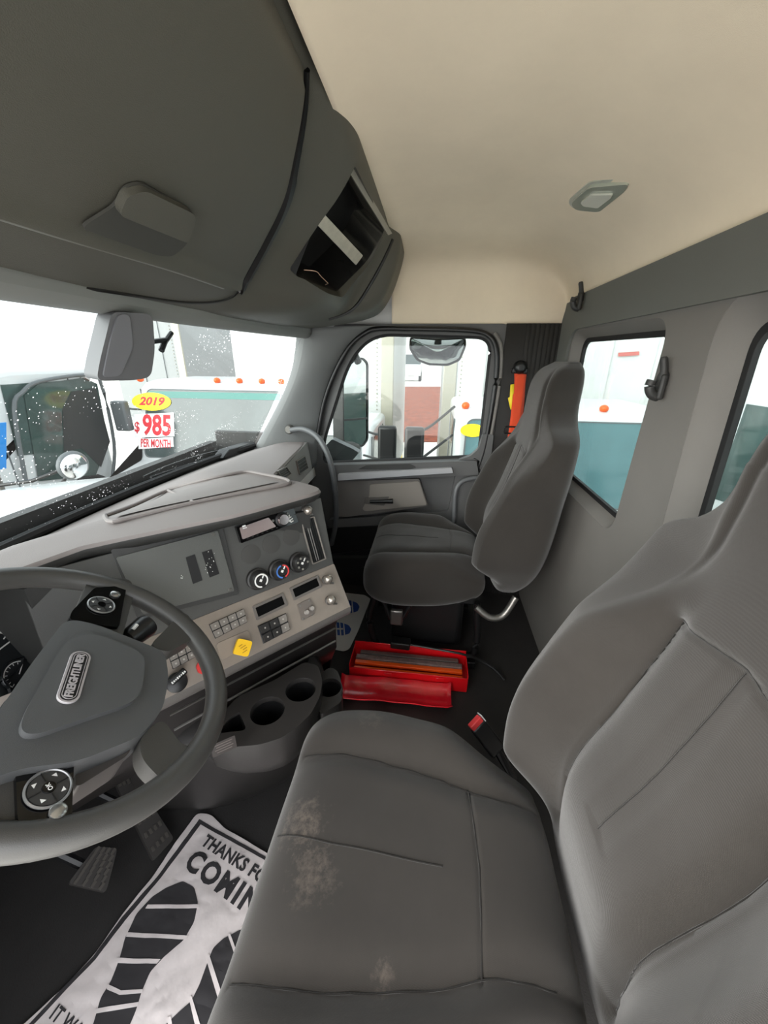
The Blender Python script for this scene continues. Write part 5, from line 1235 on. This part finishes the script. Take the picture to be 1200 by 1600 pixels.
# truck beyond the second rear window
te, WSE, hE = far_truck('white tractor truck seen through the rear window nearest the driver seat', 1.75, -4.9, -2.75, 1.0, .0, [-3.0, -3.8, -4.6], glassm=_m['teal_glass'], hoodlen=.8)
mirror_on(te, (2.0, -2.8, .62), (1.75, -2.35, .50), (.12, .22, .46), GRY)
# box trailers parked across behind
TRW = mat('trailer_white', (205, 206, 204), .45, var=.04, vscale=1.0); TRS = mat('trailer_post', (168, 164, 150), .35, metal=.3); TRG = mat('trailer_grey', (176, 178, 178), .5)
def trailer(label, x0, x1, y0, y1, z0, z1, end):
    t = thing('box_trailer', label, 'trailer', ((x0+x1)/2, (y0+y1)/2, GZ))
    bm = bmesh.new(); bx(bm, ((x0+x1)/2, (y0+y1)/2, (z0+z1)/2), (x1-x0, y1-y0, z1-z0)); fin('box_body', bm, TRW, t, bevel=.02)
    ye_ = y0 if end < 0 else y1; s = end
    bm = bmesh.new(); bx(bm, (x0-.01, ye_-s*.10, (z0+z1)/2), (.05, .20, z1-z0)); fin('corner_post', bm, TRS, t, bevel=.01)
    bm = bmesh.new()
    for k in range(60):
        zz = z0+.1+(z1-z0-.2)*k/59; bmesh.ops.create_icosphere(bm, subdivisions=1, radius=.013, matrix=Matrix.Translation((x0-.01, ye_-s*.27, zz)))
    o = fin('rivet_row', bm, TRS, t); 
    n = int((y1-y0)/.6)
    for k in range(1, min(n, 16)):
        yy = ye_-s*.6*k; bm = bmesh.new(); bx(bm, (x0-.012, yy, (z0+z1)/2), (.024, .05, z1-z0)); fin('side_rib', bm, TRW, t)
    bm = bmesh.new(); bx(bm, (x0-.015, (y0+y1)/2, z0+.06), (.03, y1-y0, .12)); fin('bottom_rail', bm, TRG, t)
    for yy in ((y0+1.6, y1-1.6) if y1-y0 > 4 else ((y0+y1)/2,)):
        for xx in (x0+.25, x1-.25):
            bm = bmesh.new(); cyl(bm, (xx-.15, yy, GZ+.5), (xx+.15, yy, GZ+.5), .5, n=24); fin('tyre', bm, RUB, t)
    return t
trailer('white box trailer filling the left of the passenger door window', 5.6, 8.2, .66, 1.90, -.9, 3.0, -1)
tr_ = trailer('white box trailer right of the red ground strip, behind the rear window', 5.6, 8.2, -12.0, -.13, -.9, 3.0, 1)
bm = bmesh.new(); L = [at(*p, 'x', 5.57) for p in ((966, 551), (999, 549), (999, 555), (966, 557))]; quad(bm, L); fin('red_stripe_label', bm, mat('label_pink', (190, 110, 104), .5), tr_, smooth=False)
TRW_, TRW = TRW, mat('trailer_light_grey', (150, 152, 152), .5)
t2 = trailer('tall grey box trailer behind the priced truck, cut by the sensor housing', 9.0, 11.6, 6.4, 8.4, -.5, 4.5, -1)
# strip of red mulch, yellow line and distant lorry between the trailers
bm = bmesh.new(); L = [at(*p, 'z', GZ+.02) for p in ((560, 690), (760, 690), (790, 604), (540, 604))]; quad(bm, L)
o = fin('mulch_bed', bm, mat('red_mulch', (150, 72, 44), .95, var=0, rgb2=(92, 38, 20), vscale=4, bump=1, bscale=20), smooth=False); md = o.modifiers.new('t', 'SOLIDIFY'); md.thickness = .04; tag(o, 'strip of red wood mulch on the ground between the two trailers', 'mulch'); o['kind'] = 'stuff'
bm = bmesh.new(); A, B = at(627, 684, 'z', GZ+.03), at(620, 735, 'z', GZ+.03); C_, D_ = at(626, 735, 'z', GZ+.03), at(631, 684, 'z', GZ+.03); quad(bm, [A, B, C_, D_]); o = fin('painted_line', bm, mat('line_yellow', (224, 190, 40), .6), smooth=False); md = o.modifiers.new('t', 'SOLIDIFY'); md.thickness = .01; tag(o, 'narrow yellow painted line on the ground below the mulch strip', 'painted line')
dt, _, _ = far_truck('small distant white truck beyond the red mulch strip', 46, 1.6, 4.0, 1.6, .4, [], hoodlen=1.4)
bm = bmesh.new(); bx(bm, (60, 6, 1.6), (1.0, 60, 6)); o = fin('distant_building', bm, mat('far_wall', (190, 190, 188), .8)); tag(o, 'pale wall of a building far beyond the mulch strip', 'building')

# ------------------------------------------------------------------ own mirrors on the passenger door
om = thing('door_mirror', 'tall rectangular door mirror on the passenger side showing white trucks', 'mirror', (1.30, .45, .95))
OM = Plane(at(554, 628, 'x', 1.36), (1, -.58, 0), (-.58, -1, .03)); L = [OM.uv(*p) for p in ((541, 561), (566, 561), (573, 568), (573, 686), (566, 696), (541, 694), (536, 688), (535, 568))]
rl = roundpoly(L, .018, 5)
plate('mirror_housing', [roundpoly(grow(L, .006), .02, 5)], .07, DK2, OM.M(0, 0, -.072), om, bevel=.012)
MG = mat('mirror_silver', (205, 210, 208), .03, metal=1.0)
g1 = plate('main_glass', [rl], .003, MG, OM.M(0, 0, -.001), om)
plate('glass_rim', [roundpoly(grow(L, .008), .02, 5), roundpoly(grow(L, -.002), .016, 5)], .010, DK2, OM.M(0, 0, -.002), om, bevel=.002)
L2 = [OM.uv(*p) for p in ((536, 655), (573, 652), (573, 655), (536, 658))]; plate('glass_divider', [L2], .008, DK2, OM.M(0, 0, 0), om)
bm = bmesh.new(); c1 = at(556, 700, 'x', 1.36); tube(bm, spline([c1, V((1.25, .47, .72)), V((1.12, .56, .70)), V((1.04, .60, .70))], 5), .03, 10); fin('lower_arm', bm, DK2, om)
plate('arm_fairing', [roundpoly([(lambda q: (q.y, q.z))(at(*p, 'x', 1.12)) for p in ((506, 700), (520, 685), (552, 700), (562, 706), (552, 718), (520, 730), (505, 728))], .01, 4)], .06, mat('fairing_grey', (128, 132, 134), .5), yz(1.10), om, bevel=.01)
bm = bmesh.new(); tube(bm, spline([at(560, 566, 'x', 1.36), V((1.25, .47, 1.28)), V((1.05, .50, 1.28))], 5), .02, 8); fin('upper_arm', bm, DK2, om)
lm = thing('look_down_mirror', 'wide convex look-down mirror hanging outside the top of the passenger door window', 'mirror', (1.18, -.0, 1.27))
LM = Plane(at(683, 550, 'x', 1.2), (0, -1, 0), (-.85, 0, -.25)); L = [LM.uv(*p) for p in ((642, 527), (683, 530), (726, 528), (727, 540), (718, 562), (700, 570), (670, 569), (652, 562), (641, 545))]
ol_ = roundpoly(L, .014, 5); cx = sum(p[0] for p in ol_)/len(ol_); cy = sum(p[1] for p in ol_)/len(ol_)
bm = bmesh.new(); G = []
for k in range(12):
    s = k/11; G.append([LM.P(cx+(x-cx)*s, cy+(y-cy)*s, .030*(1-s*s)) for x, y in ol_])
bm2 = grid(bm, G, closed_v=True); bmesh.ops.remove_doubles(bm, verts=bm.verts, dist=1e-5); fin('convex_glass', bm, MG, lm)
bm = bmesh.new(); tube(bm, [LM.P(x, y, 0) for x, y in ol_], .006, 8, closed=True); fin('mirror_frame', bm, mat('mirror_frame_brown', (66, 62, 56), .4), lm)
bm = bmesh.new(); grid(bm, [[LM.P(x, y, -.002) for x, y in ol_], [LM.P(cx+(x-cx)*.7, cy+(y-cy)*.7, -.05) for x, y in ol_]], closed_v=True); fin('mirror_back', bm, DK2, lm)
bm = bmesh.new(); c = LM.P(cx, cy, -.03); tube(bm, [c, V((c.x+.03, c.y, 1.345)), V((1.02, c.y, 1.36))], .012, 8); fin('mirror_bracket', bm, DK2, lm)
# outer skin of the cab so the roof and doors have a body from outside
bm = bmesh.new(); bx(bm, (0, .0, 1.70), (2.10, 1.25, .06)); ro = fin('roof_panel', bm, WHT, bevel=.02); ro['kind'] = 'structure'
bm = bmesh.new(); bx(bm, (0, -.62, .27), (2.06, .04, .76)); bx(bm, (0, -.62, 1.52), (2.06, .04, .42)); bk_ = fin('wall_outer', bm, WHT); bk_['kind'] = 'structure'
bm = bmesh.new(); bx(bm, (0, 0, -.65), (1.9, 3.0, .9)); o = fin('chassis_block', bm, BLK); o['kind'] = 'structure'

bm = bmesh.new(); bx(bm, (1.045, .02, 1.50), (.02, 1.25, .36)); bx(bm, (1.045, -.47, .65), (.02, .30, 1.34)); bx(bm, (1.045, .85, .4), (.02, .40, .7)); o = fin('wall_outer', bm, WHT); o['kind'] = 'structure'
